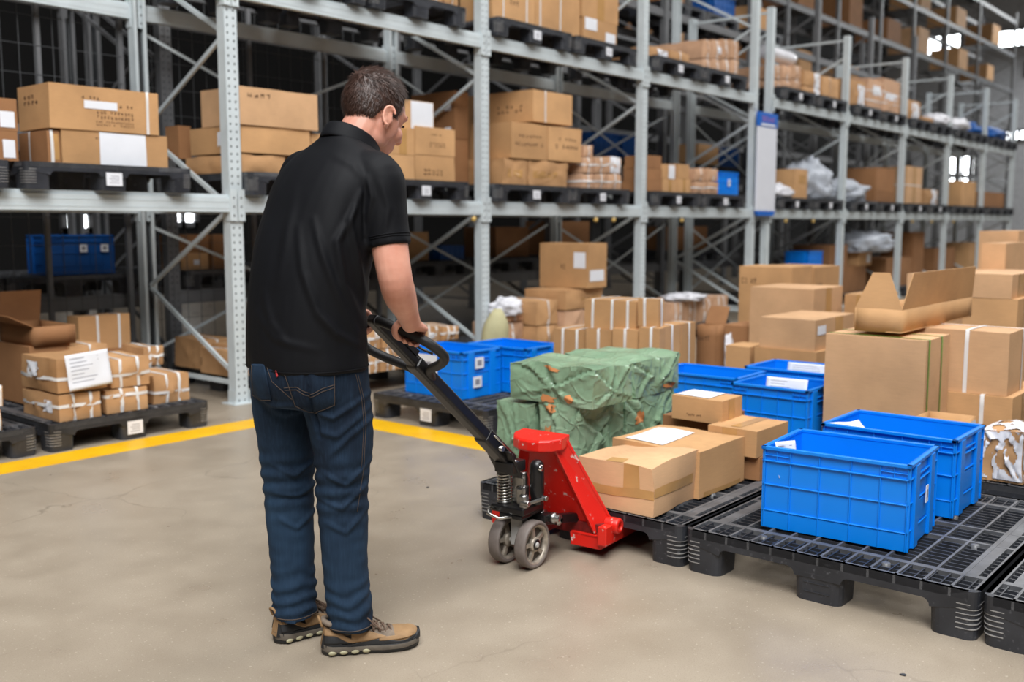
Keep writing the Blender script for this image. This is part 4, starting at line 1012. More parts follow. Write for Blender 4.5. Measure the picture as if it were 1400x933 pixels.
parcel(3.282, 2.098, 0.157, (0.354, 0.336, 0.184), 0, 'large taped carton at the pallet corner beside the red jack frame', 'card_light', (('tape', 'x', 0.62, 0.5, 0.82, 1.0), ('tape', 'x', 0.0, 0.32, 1.0, 0.5), ('tape', 'y', 0, 0.36, 0.9, 0.55), ('tape', 't', 0.0, 0.4, 0.12, 0.62)), amp=0.026, bulge=0.006)
parcel(3.634, 2.123, 0.157, (0.387, 0.420, 0.191), 0, 'taped carton with white label on top, behind the large taped carton', 'card', (('paper', 't', 0.08, 0.45, 0.75, 0.9), ('tape', 'y', 0.1, 0, 0.9, 0.1)), amp=0.012)
parcel(4.153, 2.292, 0.157, (0.345, 0.245, 0.202), 0, 'low dark carton beneath the small carton with white label', 'card_dark', (('print', 'x', 0.2, 0.3, 0.8, 0.6, 2, 9),))
parcel(4.024, 2.207, 0.361, (0.189, 0.259, 0.107), 0, 'small carton with white label on its lid beside the green parcels', 'card', (('paper', 't', 0.1, 0.3, 0.95, 0.95), ('print', 'x', 0.3, 0.2, 0.6, 0.35, 1, 9), ('tape', 'y', 0.3, 0, 0.6, 1)))
parcel(3.960, 1.977, 0.157, (0.201, 0.240, 0.102), 0, 'small carton underneath the taped one, in the shade of the front crate', 'card_dark', ())
parcel(3.981, 1.976, 0.261, (0.302, 0.234, 0.114), 0, 'carton with a taped lid between small carton and front blue crate', 'card', (('tape', 't', 0.1, 0.4, 1.0, 0.6), ('tape', 'x', 0.3, 0.6, 0.6, 1.0)))
parcel(3.610, 2.862, 0.157, (0.340, 0.233, 0.288), 0, 'green wrapped parcel low at the back of the jack handle', 'green', (), amp=0.02, bulge=0.01)
parcel(3.602, 2.617, 0.157, (0.343, 0.225, 0.302), 0, 'green wrapped parcel low in the middle with torn orange patches', 'green', (('torn', 'x', 0.0, 0.3, 0.42, 0.66), ('torn', 'x', 0.1, 0.8, 0.5, 0.99)), amp=0.02, bulge=0.012)
parcel(4.039, 2.694, 0.157, (0.435, 0.340, 0.274), 0, 'green wrapped parcel low beside the small labelled carton', 'green', (('torn', 'y', 0.15, 0.5, 0.4, 0.75),), amp=0.02, bulge=0.012)
parcel(3.581, 2.657, 0.461, (0.302, 0.463, 0.172), 0, 'wide green wrapped parcel on top nearest the jack handle', 'green', (('torn', 'x', 0.36, 0.0, 0.58, 0.22), ('torn', 'x', 0.68, 0.05, 0.8, 0.3), ('torn', 'x', 0.42, 0.84, 0.62, 0.98)), amp=0.018, bulge=0.006)
parcel(4.103, 2.734, 0.433, (0.401, 0.420, 0.179), 0, 'green wrapped parcel on top nearest the blue crates', 'green', (('torn', 'y', 0.6, 0.05, 0.9, 0.25),), amp=0.02, bulge=0.01)
parcel(4.793, 1.663, 0.157, (0.345, 0.472, 0.570), 0, 'tall brown carton with green straps behind the front blue crates', 'card_light', (('sx', 0.1, 'strap_green'), ('sx', 0.62, 'strap_green')), amp=0.004)
parcel(4.603, 1.321, 0.157, (0.166, 0.206, 0.239), 0, 'small open carton behind the second front blue crate', 'card', (('open',), ('paper', 'y', 0.2, 0.4, 0.9, 0.95)))
parcel(5.288, 1.445, 0.157, (0.576, 0.600, 0.285), 0, 'lower carton behind the small open carton', 'card', (('sy', 0.78), ('tape', 'y', 0.3, 0, 0.6, 1.0)))
parcel(5.170, 1.468, 0.444, (0.300, 0.580, 0.300), 0, 'strapped carton stacked beside the tall brown carton', 'card_light', (('sy', 0.68), ('sx', 0.8)))
parcel(4.642, 1.060, 0.157, (0.283, 0.173, 0.227), 0, 'kraft parcel swathed in white film at the pallet edge', 'kraft', (('film', 'x', 0.0, 0.05, 1.0, 1.0), ('film', 't', 0.0, 0.0, 1.0, 1.0), ('film', 'y', 0.0, 0.05, 1.0, 1.0)), amp=0.02)
parcel(5.220, 1.667, 0.746, (1.120, 0.220, 0.110), 0, 'open long carton with two raised flaps on the tall brown carton', 'card', (('open',), ('flap', '-x', 0.17, -0.12, 0.07), ('flap', '-y', 0.17, 0.16, 0.06)))
parcel(5.180, 3.711, 0.157, (0.400, 0.243, 0.438), 0, 'strapped brown box low, nearest the blue crates by the handle', 'card', (('sy', 0.3), ('sy', 0.75)))
parcel(5.150, 3.466, 0.157, (0.400, 0.192, 0.456), 0, 'strapped brown box low, second from blue crates by the handle', 'card', (('sy', 0.5),))
parcel(5.130, 3.259, 0.157, (0.400, 0.184, 0.471), 0, 'strapped brown box low, third from blue crates by the handle', 'card', (('sy', 0.5),))
parcel(4.930, 3.073, 0.157, (0.060, 0.141, 0.494), 0, 'strapped brown box low, facing the green parcels', 'card', (('sy', 0.6),))
parcel(5.069, 3.085, 0.157, (0.192, 0.125, 0.499), 0, 'strapped brown box low, first round the stack corner', 'card', (('sx', 0.5),))
parcel(5.266, 3.085, 0.157, (0.167, 0.125, 0.500), 0, 'strapped brown box low, last round the stack corner', 'card', (('sx', 0.5),))
parcel(5.120, 3.399, 0.615, (0.300, 0.375, 0.178), 0, 'wide strapped brown box on top of the strapped stack', 'card', (('sy', 0.17), ('sy', 0.55), ('sy', 0.85)))
parcel(4.982, 3.114, 0.653, (0.065, 0.141, 0.162), 0, 'narrow strapped brown box on top, at the end of the strapped stack', 'card', (('sy', 0.35), ('sx', 0.5)))
parcel(6.250, 2.736, 0.157, (0.500, 0.424, 0.288), 0, 'broad carton lowest beneath a taped carton, behind the blue crates', 'card', ())
parcel(6.343, 2.737, 0.447, (0.646, 0.377, 0.199), 0, 'plain carton with tape and white labels stacked above the broad carton', 'card_light', (('paper', 'y', 0.05, 0.5, 0.25, 0.8), ('tape', 'y', 0.5, 0, 0.7, 1)))
parcel(7.114, 3.164, 0.157, (0.529, 0.498, 0.628), 0, 'large plain carton behind the taped one, second from the top', 'card_light', (('tape', 'y', 0.4, 0.0, 0.6, 1.0),))
parcel(7.904, 3.707, 0.157, (0.409, 0.472, 0.741), 0, 'wide pale carton highest at the back, nearer the rack signboard', 'card', (('print', 'x', 0.05, 0.8, 0.35, 0.9, 1, 5), ('paper', 'y', 0.5, 0.3, 0.9, 0.65)))
parcel(8.419, 3.721, 0.157, (0.560, 0.500, 0.727), 0, 'pale carton highest at the back, next to the wide one', 'card', (('print', 'y', 0.1, 0.75, 0.35, 0.85, 1, 3),))
parcel(7.550, 2.755, 0.002, (0.500, 0.223, 0.728), 0, 'brown carton between the high back cartons and the raised flaps', 'card', (('tape', 'x', 0.4, 0, 0.6, 1),))
parcel(6.365, 3.472, 0.157, (0.131, 0.160, 0.375), 0, 'dark brown printed carton with loose lid behind the strapped boxes', 'card_dark', (('print', 'x', 0.0, 0.7, 0.7, 0.85, 1, 5), ('open',), ('flap', '+x', 0.14, 0.5, 0.0)))
parcel(6.175, 3.095, 0.157, (0.250, 0.179, 0.278), 0, 'small square carton behind the back blue crates', 'card', ())
parcel(7.100, 3.556, 0.157, (0.400, 0.236, 0.319), 0, 'brown carton with white film beside the large plain carton', 'card_dark', ())
parcel(6.634, 1.596, 0.157, (0.667, 0.300, 0.657), 0, 'carton with a taped front, lower, at the picture edge behind strapped carton', 'card', (('tape', 'y', 0.2, 0, 0.5, 1),))
parcel(6.631, 1.631, 0.816, (0.661, 0.300, 0.141), 0, 'carton with a taped front, upper, at the picture edge behind strapped carton', 'card_light', (('tape', 'y', 0.2, 0, 0.5, 1),))
parcel(7.655, 2.092, 0.002, (1.150, 0.500, 0.904), 0, 'wide pale carton lying flat behind the raised flaps', 'card_light', ())
parcel(8.525, 2.075, 0.002, (0.650, 0.170, 1.104), 0, 'beige ended carton on the flat pile by the picture edge', 'card_light', ())
parcel(9.396, 2.219, 0.002, (0.991, 0.300, 1.194), 0, 'highest carton at the picture edge, with yellowish lid', 'card_light', ())
# ------------------------------------------------------------------ crates and loose things
crate(3.478, 1.322, PH + .001, .07, 'blue crate at the very front of the pallet, nearest the camera side', stickers=(('y', .02, .16, .03, .06),))
crate(4.0, 1.312, PH + .001, .0, 'blue crate standing right behind the front blue crate')
crate(4.70, 2.135, PH + .001, .0, 'blue crate with a white paper, second row behind small cartons', scale=(1, .78, 1))
crate(4.86, 2.66, PH + .001, .03, 'blue crate next to the green parcels, behind the labelled carton', scale=(.95, 1, .97))
crate(5.28, 2.30, PH + .001, .0, 'blue crate with a leaning paper, rearmost behind the second row crate')
crate(4.672, 4.43, PH + .001, .0, 'blue crate with white stickers behind the jack handle', stickers=(('x', .05, .19, .20, .15), ('y', -.03, .22, .08, .07), ('y', -.05, .10, .08, .07)))
crate(5.08, 4.25, PH + .001, .0, 'blue crate beside the stickered one, in front of the canvas sack')
crate(3.73, 7.62, .868, PI / 2, 'dim blue crate with two white labels on the rear shelf behind mesh', stickers=(('x', -.0, .2, .06, .06), ('x', -.17, .2, .06, .06)), dark_blue=True)
crate(10.75, 7.62, 2.122, PI / 2, 'dim blue crate on the rear middle shelf, nearer of two together', dark_blue=True, scale=(1, 1.1, 1))
crate(11.40, 7.62, 2.122, PI / 2, 'dim blue crate on the rear middle shelf, farther of two together', dark_blue=True, scale=(1, 1.1, 1))
crate(14.15, 7.62, 2.122, PI / 2, 'dim blue crate on the rear shelf beside the signboard', dark_blue=True)
crate(13.82, 7.62, 4.307, PI / 2, 'blue crate high on the top rear shelf', dark_blue=True, scale=(1, 1.25, 1.1))
crate(7.85, 7.62, .868, PI / 2, 'dim blue crate low on the rear shelf near second upright', dark_blue=True, scale=(1, .75, .5))
crate(11.25, 6.13, L1_TOP, PI / 2, 'small blue crate on the lower shelf next to the pinkish parcels', stickers=(('x', -.0, .16, .06, .09),), scale=(1.0, 1.05, .95))
crate(13.75, 6.3, .157, PI / 2, 'blue crate lower on the floor pallet past the signboard', scale=(1, 1.4, 1.1), dark_blue=True)
crate(14.38, 6.3, .157, PI / 2, 'blue crate on the floor pallet beside the tall back cartons', scale=(1, 1., 2.3))
def rear_pallet(x, z, l): pallet(x, 7.92, z, PI / 2, l)
for x, z, l in ((2.6, .711, 'dark pallet on low rear shelf beyond the picture edge pallet'), (3.6, .711, 'dark pallet under the dim blue crate on low rear shelf'), (5.05, .711, 'dark pallet under brown boxes on low rear shelf behind first upright'), (6.2, .711, 'dark pallet on low rear shelf behind the worker\'s arm'), (7.55, .711, 'dark pallet under a small blue crate on low rear shelf'), (8.75, .711, 'dark pallet on low rear shelf behind the tilted carton'), (10.2, .711, 'dark pallet on low rear shelf behind third upright'),
        (10.1, 1.966, 'dark pallet on middle rear shelf behind third upright'), (11.25, 1.966, 'dark pallet on middle rear shelf under two blue crates'), (12.7, 1.966, 'dark pallet on middle rear shelf behind signboard'), (13.85, 1.966, 'dark pallet on middle rear shelf under crate and carton'), (13.6, 4.151, 'dark pallet high on the top rear shelf under a blue crate'), (15.1, 4.151, 'dark pallet high on the top rear shelf past the blue crate'), (12.57, 4.151, 'dark pallet high on the top rear shelf before the blue crate'), (13.1, .711, 'dark pallet on low rear shelf past the signboard')):
    rear_pallet(x, z, l)
RB = []
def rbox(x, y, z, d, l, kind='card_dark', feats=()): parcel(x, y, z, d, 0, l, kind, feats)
rbox(4.72, 7.62, .868, (.26, .3, .14), 'brown box low on the rear shelf with white sticker, behind first upright', 'card', (('paper', 'y', .45, .3, .65, .6),))
rbox(5.02, 7.62, .868, (.26, .3, .14), 'brown box low on the rear shelf, far side of the stickered one')
rbox(4.72, 7.62, 1.012, (.28, .3, .15), 'brown box upper on the rear shelf over the stickered one')
rbox(5.03, 7.62, 1.012, (.26, .3, .15), 'brown box upper on the rear shelf, nearest the first upright')
rbox(7.25, 7.7, .868, (.6, .4, .30), 'brown carton on the low rear shelf behind the worker\'s sleeve', 'card')
rbox(6.0, 7.7, .868, (.5, .4, .34), 'dark carton on the low rear shelf, behind the worker\'s elbow')
rbox(13.55, 7.7, 2.122, (.62, .4, .32), 'brown carton on the middle rear shelf beside the dim crate by the signboard', 'card')
rbox(9.0, 7.8, .868, (.6, .5, .35), 'dark carton on the low rear shelf behind the tilted carton')
rbox(10.2, 7.8, .868, (.7, .5, .42), 'dark carton on the low rear shelf behind third upright')
rbox(13.2, 7.8, .868, (.9, .5, .35), 'dark carton on the low rear shelf past signboard')
rbox(12.4, 7.75, 4.307, (.7, .5, .35), 'carton high on the top rear shelf, before the blue crate')
rbox(15.1, 7.75, 4.307, (.5, .5, .4), 'carton high on the top rear shelf, past the blue crate', 'card')
rbox(9.95, 8.0, 2.122, (.6, .5, .35), 'brown carton on the middle rear shelf before the blue crates')
# floor bays past the sign
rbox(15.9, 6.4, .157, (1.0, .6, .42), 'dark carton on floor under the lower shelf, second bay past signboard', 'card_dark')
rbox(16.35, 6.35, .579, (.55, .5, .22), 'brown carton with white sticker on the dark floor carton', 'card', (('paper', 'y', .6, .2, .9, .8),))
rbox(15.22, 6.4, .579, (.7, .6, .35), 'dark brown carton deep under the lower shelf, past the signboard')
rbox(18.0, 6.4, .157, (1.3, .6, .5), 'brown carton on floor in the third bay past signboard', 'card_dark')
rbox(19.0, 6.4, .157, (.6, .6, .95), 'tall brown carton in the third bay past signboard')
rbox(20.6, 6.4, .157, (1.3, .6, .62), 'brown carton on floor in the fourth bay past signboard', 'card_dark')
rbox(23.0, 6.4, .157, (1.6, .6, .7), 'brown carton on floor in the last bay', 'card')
for x, l in ((13.9, 'black floor pallet just past the signboard'), (16.0, 'black floor pallet in the second bay past signboard'), (18.4, 'black floor pallet in the third bay past signboard'), (20.8, 'black floor pallet in the fourth bay past signboard'), (23.1, 'black floor pallet in the last bay')):
    pallet(x, 6.4, 0, PI / 2, l, wid=1.5)
lump('plastic_sheet', (16.45, 6.15, .80), (.70, .36, .22), 'tarp', 'crumpled white plastic sheet on floor goods behind the raised flaps', 'plastic sheet', 4, .25, 2.2, sharp=.4)
lump('plastic_sheet', (14.1, 6.2, L1_TOP), (.50, .38, .35), 'tarp', 'crumpled grey plastic sheeting on the lower shelf, nearer and higher', 'plastic sheet', 7, .25, 2.4, sharp=.4)
lump('plastic_sheet', (15.4, 6.2, L1_TOP), (.62, .36, .22), 'tarp', 'crumpled grey plastic sheeting on the lower shelf, farther and lower', 'plastic sheet', 9, .25, 2.4, sharp=.4)
lump('white_rag', (12.62, 5.95, L1_TOP), (.26, .2, .12), 'bag', 'white wrapping crumpled beside the worn carton on the lower shelf', 'wrapping', 12, .3, 3, sharp=.3)
lump('white_rag', (19.22, 6.0, L2_TOP), (.26, .25, .15), 'bag', 'white wrapping on the upper shelf, before the shorter fourth frame', 'wrapping', 13, .3, 3, sharp=.3)
lump('white_rag', (20.42, 6.0, L2_TOP), (.45, .25, .15), 'bag', 'white wrapping on the upper shelf, after the shorter fourth frame', 'wrapping', 14, .3, 3, sharp=.3)
lump('blue_bundle', (21.42, 6.3, L2_TOP), (.45, .5, .18), 'blue_dark', 'blue plastic bundle far along the upper shelf, before the last bay', 'plastic sheet', 15, .2, 2.5, sharp=.2)
lump('blue_bundle', (23.2, 6.3, L2_TOP), (.9, .5, .2), 'blue_dark', 'blue plastic bundle on the upper shelf in the last bay', 'plastic sheet', 16, .2, 2.5, sharp=.2)
b = MB(); b.lathe([(0, -.42), (.085, -.42), (.095, -.3), (.092, 0), (.096, .3), (.085, .42), (0, .42)], axis='X', n=20)
o = b.build('plastic_roll', M['bag'], None, (12.75, 6.05, L2_TOP + .46)); tag(o, 'roll of white plastic lying on upper parcels next to the signboard', 'plastic roll')
# canvas sack and white bags
b = MB()
rings = []
for k in range(13):
    t = k / 12; r = .13 * (1 - .15 * t) * (1 - max(0, t - .72) ** 1.6 * 5.2); r = max(r, .012)
    rings.append([Vector((r * math.cos(a) * (1 + .10 * noise.noise(Vector((math.cos(a) * 1.5, math.sin(a) * 1.5, t * 3)))) + .05 * t, r * .8 * math.sin(a) - .03 * t, .50 * t)) for a in [2 * PI * j / 24 for j in range(24)]])
b.loft(rings)
o = b.build('canvas_sack', M['canvas'], None, (5.72, 5.02, .04)); tag(o, 'upright olive canvas sack behind the blue crates', 'sack')
o.scale = (1, 1, 1.12)
lump('plastic_bag', (6.8, 5.78, .44), (.17, .14, .10), 'bag', 'white plastic bag slumped over parcels behind the canvas sack', 'bag', 3, .3, 2.6, sharp=.3)
lump('plastic_bag', (9.62, 5.58, .42), (.30, .2, .05), 'bag', 'white film lying on pale parcels near third upright', 'bag', 21, .3, 2.6, sharp=.3)
lump('plastic_bag', (6.6, 3.55, .157), (.16, .12, .2), 'bag', 'white film bunched on small boxes behind the back blue crates', 'bag', 23, .3, 2.6, sharp=.3)
# papers in crates
sheet('paper_sheet', 3.33, 1.50, .405, .085, .13, (-.5, -.85, .25), 'paper', 'white slip leaning in the near corner of the front crate', 'paper', .008, 2)
sheet('paper_sheet', 3.90, 1.50, .43, .15, .06, (-.3, -.6, .9), 'paper', 'white slip lying inside the second front crate', 'paper', .008, 3)
sheet('paper_sheet', 4.545, 2.06, .435, .21, .13, (-1, -.05, .25), 'paper', 'white paper hung on the edge of the blue crate behind small cartons', 'paper', .004, 4)
sheet('paper_sheet', 5.135, 2.20, .44, .24, .11, (-1, -.05, .25), 'paper', 'white paper on the edge of the rearmost blue crate', 'paper', .004, 5)
# big paper sheet on the floor parcel
sheet('paper_sheet', 2.70, 5.385, .435, .255, .20, (.03, -1, .1), 'paper', 'large white paper sheet stuck on strapped kraft parcels', 'paper', .006, 6, roll=.06)
# far high rack goods
HB = [(11.75, 6.22, 'card'), (12.85, 6.22, 'card_dark'), (14.9, 6.22, 'card'), (17.5, 6.22, 'card_dark'), (19.9, 6.22, 'card'), (22.6, 6.22, 'card_dark'), (25.6, 6.22, 'card_dark'), (28.4, 6.22, 'card_dark'), (30.9, 6.22, 'card_light'), (34.8, 6.22, 'card'), (38.0, 6.22, 'card'), (26.0, 7.5, 'card_dark'), (30.9, 7.5, 'card'), (34.4, 7.5, 'card'), (38.5, 7.5, 'card'), (12.5, 4.6, 'card'), (15.0, 4.6, 'card_dark'), (17.4, 4.6, 'card'), (20.3, 4.6, 'card_dark'), (22.8, 4.6, 'card'), (25.8, 4.6, 'card'), (28.4, 4.6, 'card_dark')]
hb_l = ['first', 'second', 'third', 'fourth', 'fifth', 'sixth', 'seventh', 'eighth', 'ninth', 'tenth', 'eleventh']
cnt = {}
for x, z, k in HB:
    cnt[z] = cnt.get(z, 0) + 1
    lv = {6.22: 'fourth', 7.5: 'fifth', 4.6: 'third'}[z]
    rbox(x, 10.5, z + .012, (.8 + .3 * ((x * 7) % 1), .9, .55 + .3 * ((x * 3) % 1)), '%s carton along the %s level of the far high racks' % (hb_l[cnt[z] - 1], lv), k)
    b = MB(); b.bb(x - .62, x + .62, 9.97, 11.18, z, z + .012); o = b.build('shelf_board', M['pallet']); tag(o, 'dark board under the %s carton on the %s level of the far high racks' % (hb_l[cnt[z] - 1], lv), 'shelf board')
# ------------------------------------------------------------------ hand pallet jack (local x = forward under the pallet)
M['tread'] = simple('worn_polyurethane', S((112, 102, 96)), .6, var=.2, scale=20, bmp=.1)
M['hub'] = simple('dirty_wheel_hub', S((164, 154, 140)), .45, .4, var=.35, scale=40)
M['web'] = simple('hub_recess_shade', S((70, 62, 54)), .7, var=.3, scale=30)  # shade between the spokes put into the colour of the web
M['dark_red'] = simple('mottled_dark_red_paint', S((112, 24, 22)), .5, var=.4, scale=40)  # darker, uneven red for the low cross beam
M['post_grey'] = simple('pale_grey_post', S((176, 174, 170)), .5, var=.1)
J = thing('pallet_jack', 'red hand pallet jack with black handle, pushed under a pallet by the worker', 'pallet jack', (2.735, 2.262, 0), math.radians(5))
for s in (-1, 1):
    y0, y1 = s * .058 - .024, s * .058 + .024
    b = MB()
    b.lathe([(.072, y0 + .004), (.080, y0), (.085, y0 + .002), (.088, y0 + .008), (.088, y1 - .008), (.085, y1 - .002), (.080, y1), (.072, y1 - .004)], (0, 0, .088), 'Y', 40)
    b.lathe([(.072, y0 + .004), (.072, y1 - .004)], (0, 0, .088), 'Y', 40)
    w_ = b.build('wheel', M['tread'], J)
    h = MB()
    h.lathe([(.073, y0 + .003), (.065, y0 + .006), (.063, y0 + .018), (.063, y1 - .018), (.065, y1 - .006), (.073, y1 - .003)], (0, 0, .088), 'Y', 36)
    hw = MB(); hw.lathe([(.064, s * .058 - .003), (.02, s * .058 - .003)], (0, 0, .088), 'Y', 36); hw.lathe([(.064, s * .058 + .003), (.02, s * .058 + .003)], (0, 0, .088), 'Y', 36); hw.build('hub_web', M['web'], w_)
    h.lathe([(.0, y0 + .004), (.012, y0 + .004), (.013, y0 + .006), (.026, y0 + .005), (.028, y0 + .010), (.028, y1 - .010), (.026, y1 - .005), (.013, y1 - .006), (.012, y1 - .004), (.0, y1 - .004)], (0, 0, .088), 'Y', 24)
    for k in range(5):
        a = 2 * PI * k / 5 + .5; p = Vector((math.cos(a), 0, math.sin(a)))
        h.bar(Vector((0, s * .058, .088)) + p * .024, Vector((0, s * .058, .088)) + p * .066, .016, .026, up=(0, 1, 0))
    h.build('hub', M['hub'], w_)
    c = MB(); yy = y0 + .002 if s < 0 else y1 - .002
    c.lathe([(.0135, yy + .003), (.020, yy + .003), (.020, yy), (.0135, yy)], (0, 0, .088), 'Y', 20); c.build('bearing', M['black_metal'], w_)
    c = MB(); c.lathe([(0, yy - .003 * -s * -1), (.009, yy), (.009, yy + .004)], (0, 0, .088), 'Y', 12); c.build('axle_end', M['chrome'], w_)
b = MB(); b.lathe([(.01, -.085), (.01, .085)], (0, 0, .088), 'Y', 12, cap=True); b.bb(-.02, .02, -.026, .026, .075, .215); b.build('yoke', M['post_grey'], J, bevel=.004)
# pump unit
b = MB(); b.bb(-.065, .075, -.062, .085, .205, .232); b.prism([(-.06, -.05), (.09, -.05), (.12, 0), (.09, .05), (-.06, .05)], .186, .206)
pu = b.build('pump_base', M['black_metal'], J, bevel=.006)
b = MB(); b.tube([(-.02 + .0255 * math.cos(k * .52), .052 + .0255 * math.sin(k * .52), .240 + k * .00095) for k in range(110)], .0042, 6)
b.build('spring', M['chrome'], J)
b = MB(); b.lathe([(.015, .232), (.015, .35)], (-.02, .052, 0), n=16, cap=True); b.lathe([(.026, .232), (.027, .236), (.024, .242)], (-.02, .052, 0), n=16, cap=True); b.build('plunger', M['steel'], J)
b = MB(); b.lathe([(.0, .376), (.018, .374), (.029, .366), (.029, .342), (.018, .338), (.0, .338)], (-.02, .052, 0), n=18); b.build('plunger_cap', M['black_metal'], J)
b = MB(); b.lathe([(.0, .398), (.014, .395), (.024, .384), (.027, .368), (.027, .275), (.024, .262), (.020, .232)], (.03, -.058, 0), n=20); b.build('oil_reservoir', M['black_metal'], J)
b = MB(); b.lathe([(.0, -.092), (.012, -.090), (.013, -.080), (.010, -.078)], (.015, 0, .372), 'Y', 14); b.build('filler_plug', M['chrome'], J)
b = MB()
b.bb(-.006, .03, -.022, .028, .232, .33); b.bb(-.03, .0, -.035, -.008, .232, .295); b.lathe([(.0, .35), (.016, .348), (.018, .33), (.018, .30), (.024, .296), (.024, .232)], (.012, -.008, 0), n=16)
b.lathe([(.018, .232), (.018, .275), (.012, .28), (.0, .28)], (-.035, -.045, 0), n=14); b.lathe([(.012, -.075), (.012, -.04)], (-.045, 0, .25), 'Y', 6, cap=True, smooth=False)
b.lathe([(.006, .275), (.009, .30), (.006, .31), (.0, .31)], (-.035, -.045, 0), n=10)
b.bar((-.05, -.055, .245), (.03, -.085, .255), .010, .012); b.lathe([(.011, -.10), (.011, -.078)], (.035, 0, .256), 'Y', 6, cap=True, smooth=False)
b.build('pump_cylinder', M['steel'], J, bevel=.003)
b = MB(); b.tube([(-.06, .06, .215), (-.085, .075, .225), (-.10, .07, .205), (-.085, .03, .19), (-.06, -.01, .196)], .006, 8); b.build('release_lever', M['chrome'], J)
# linkage low behind the wheels
b = MB()
for s in (-1, 1): b.bar((.05, s * .055, .165), (.31, s * .11, .125), .03, .035)
b.bb(.05, .10, -.08, .08, .15, .185); b.build('push_rod', M['black_metal'], J, bevel=.004)
b = MB(); b.lathe([(.0, -.115), (.012, -.113), (.014, -.10), (.020, -.098), (.020, -.08), (.014, -.078), (.014, -.05), (.026, -.048), (.026, -.03), (.018, -.02)], (.095, 0, .168), 'Y', 14); b.lathe([(.009, -.10), (.022, -.09), (.022, -.07)], (.135, 0, .150), 'Y', 8, smooth=False); b.build('pivot_nut', M['steel'], J)
# red frame
fr = MB()
cap_o = []
for k in range(13):
    a = -PI / 2 - PI * k / 12 + PI / 2 + PI / 2
    pass
capp = [(.18, -.105), (.18, .105), (.12, .108), (.08, .082), (.058, .045), (.052, 0), (.058, -.045), (.08, -.082), (.12, -.108)]
def ringz(z, g, dz=.10): return [Vector((x * 1 + (0 if x > .15 else -g), y * (1 + g), z + (x - .05) * dz)) for x, y in capp]
fr.loft([ringz(.412, -.006), ringz(.418, 0), ringz(.452, 0), ringz(.458, -.008)], smooth=False)
for s in (-1, 1):
    # slanted leg, a folded channel leaning forward as it comes down
    q = [Vector((.112, s * .066, .455)), Vector((.165, s * .108, .455)), Vector((.325, s * .236, .09)), Vector((.232, s * .190, .09))]
    nn = (q[1] - q[0]).cross(q[3] - q[0]).normalized()
    if nn.x > 0: nn = -nn
    vs = q + [p - nn * .014 for p in q]
    fr.add(vs, [(0, 1, 2, 3), (7, 6, 5, 4), (0, 4, 5, 1), (1, 5, 6, 2), (2, 6, 7, 3), (3, 7, 4, 0)])
    e_ = [q[1] + Vector((0, 0, 0)), q[2]]; fr.bar(q[1] - nn * .02 + Vector((-.006, -s * .004, -.004)), q[2] - nn * .02 + Vector((-.006, -s * .004, 0)), .010, .045, up=tuple(nn))
    fr.bar(q[0] - nn * .016, q[3] - nn * .016, .010, .04, up=tuple(nn))
    fr.bb(.215, .36, s * .24, s * .205, .05, .100); fr.bb(.185, .235, s * .262, s * .225, .065, .135)
    fr.lathe([(.0, s * .212), (.012, s * .212), (.014, s * .235), (.014, s * .262), (.026, s * .262), (.030, s * .255), (.030, s * .205)], (.295, 0, .115), 'Y', 18)
fr_o = fr.build('frame', M['red'], J, bevel=.004)
b = MB()
pa = [(.075, .44), (.185, .10), (-.185, .10), (-.075, .44)]
b.add([(.135 + (.44 - z) * .34 + o, y, z) for o in (0, .008) for y, z in pa], [(3, 2, 1, 0), (4, 5, 6, 7), (0, 1, 5, 4), (1, 2, 6, 5), (2, 3, 7, 6), (3, 0, 4, 7)])
b.build('back_panel', M['red'], J)
b = MB(); b.bb(.235, .275, -.21, .21, .075, .125); b.bb(.06, .24, -.045, .045, .10, .14); b.build('cross_beam', M['dark_red'], J, bevel=.003)
for s in (-1, 1):
    b = MB(); yo, yi = s * .215, s * .085
    b.bb(.225, 1.28, yo, yi, .078, .086)
    for y in (yo, yi): b.bb(.225, 1.28, y, y - (s * .006 if y == yo else -s * .006), .032, .08)
    b.bb(.225, .231, yo, yi, .032, .08)
    b.prism([(1.28, yo), (1.36, (yo + yi) / 2 + s * .02), (1.36, (yo + yi) / 2 - s * .02), (1.28, yi)] if s < 0 else [(1.28, yi), (1.36, (yo + yi) / 2 - s * .02), (1.36, (yo + yi) / 2 + s * .02), (1.28, yo)], .05, .086)
    fo = b.build('fork', M['red'], J, bevel=.002)
    c = MB(); c.lathe([(.0, -.03), (.034, -.03), (.037, -.025), (.037, .025), (.034, .03), (.0, .03)], (1.1, s * .15, .037), 'Y', 20); c.build('load_roller', M['tread'], fo)
# handle, in world orientation
HX = Vector((2.662, 2.27, .417)); HD = Vector((-.7527, 0, .6584)).normalized(); HN = Vector((HD.z, 0, -HD.x))
inv = Matrix.Translation(J.location) @ Matrix.Rotation(J.rotation_euler.z, 4, 'Z'); inv = inv.inverted()
def W(p): return inv @ Vector(p)
def hp(s, y=0, n=0): return HX + HD * s + Vector((0, y, 0)) + HN * n
Yv = inv.to_3x3() @ Vector((0, 1, 0)); Nv = inv.to_3x3() @ HN
b = MB(); b.bar(W(hp(-.02)), W(hp(.60)), .056, .044, up=Nv); b.bar(W(hp(.55)), W(hp(.835)), .044, .034, up=Nv)
b.bar(W(hp(-.03)), W(hp(.16)), .062, .054, up=Nv)
st = b.build('handle_stem', M['black_metal'], J, bevel=.010, seg=3)
b = MB(); b.tube([W(hp(.02, -.034, .012)), W(hp(.13, -.034, .012)), W(hp(.135, -.028, .012))], .0035, 8); b.build('torsion_pin', M['chrome'], J)
b = MB()
for y in (-.036, .036): b.bar(W(hp(.05, y, 0)), W((2.69, 2.27 + y * .9, .345)), .010, .05, up=Yv)
b.bb(*[c for c in (-.10, -.015, -.04, .04, .365, .405)])
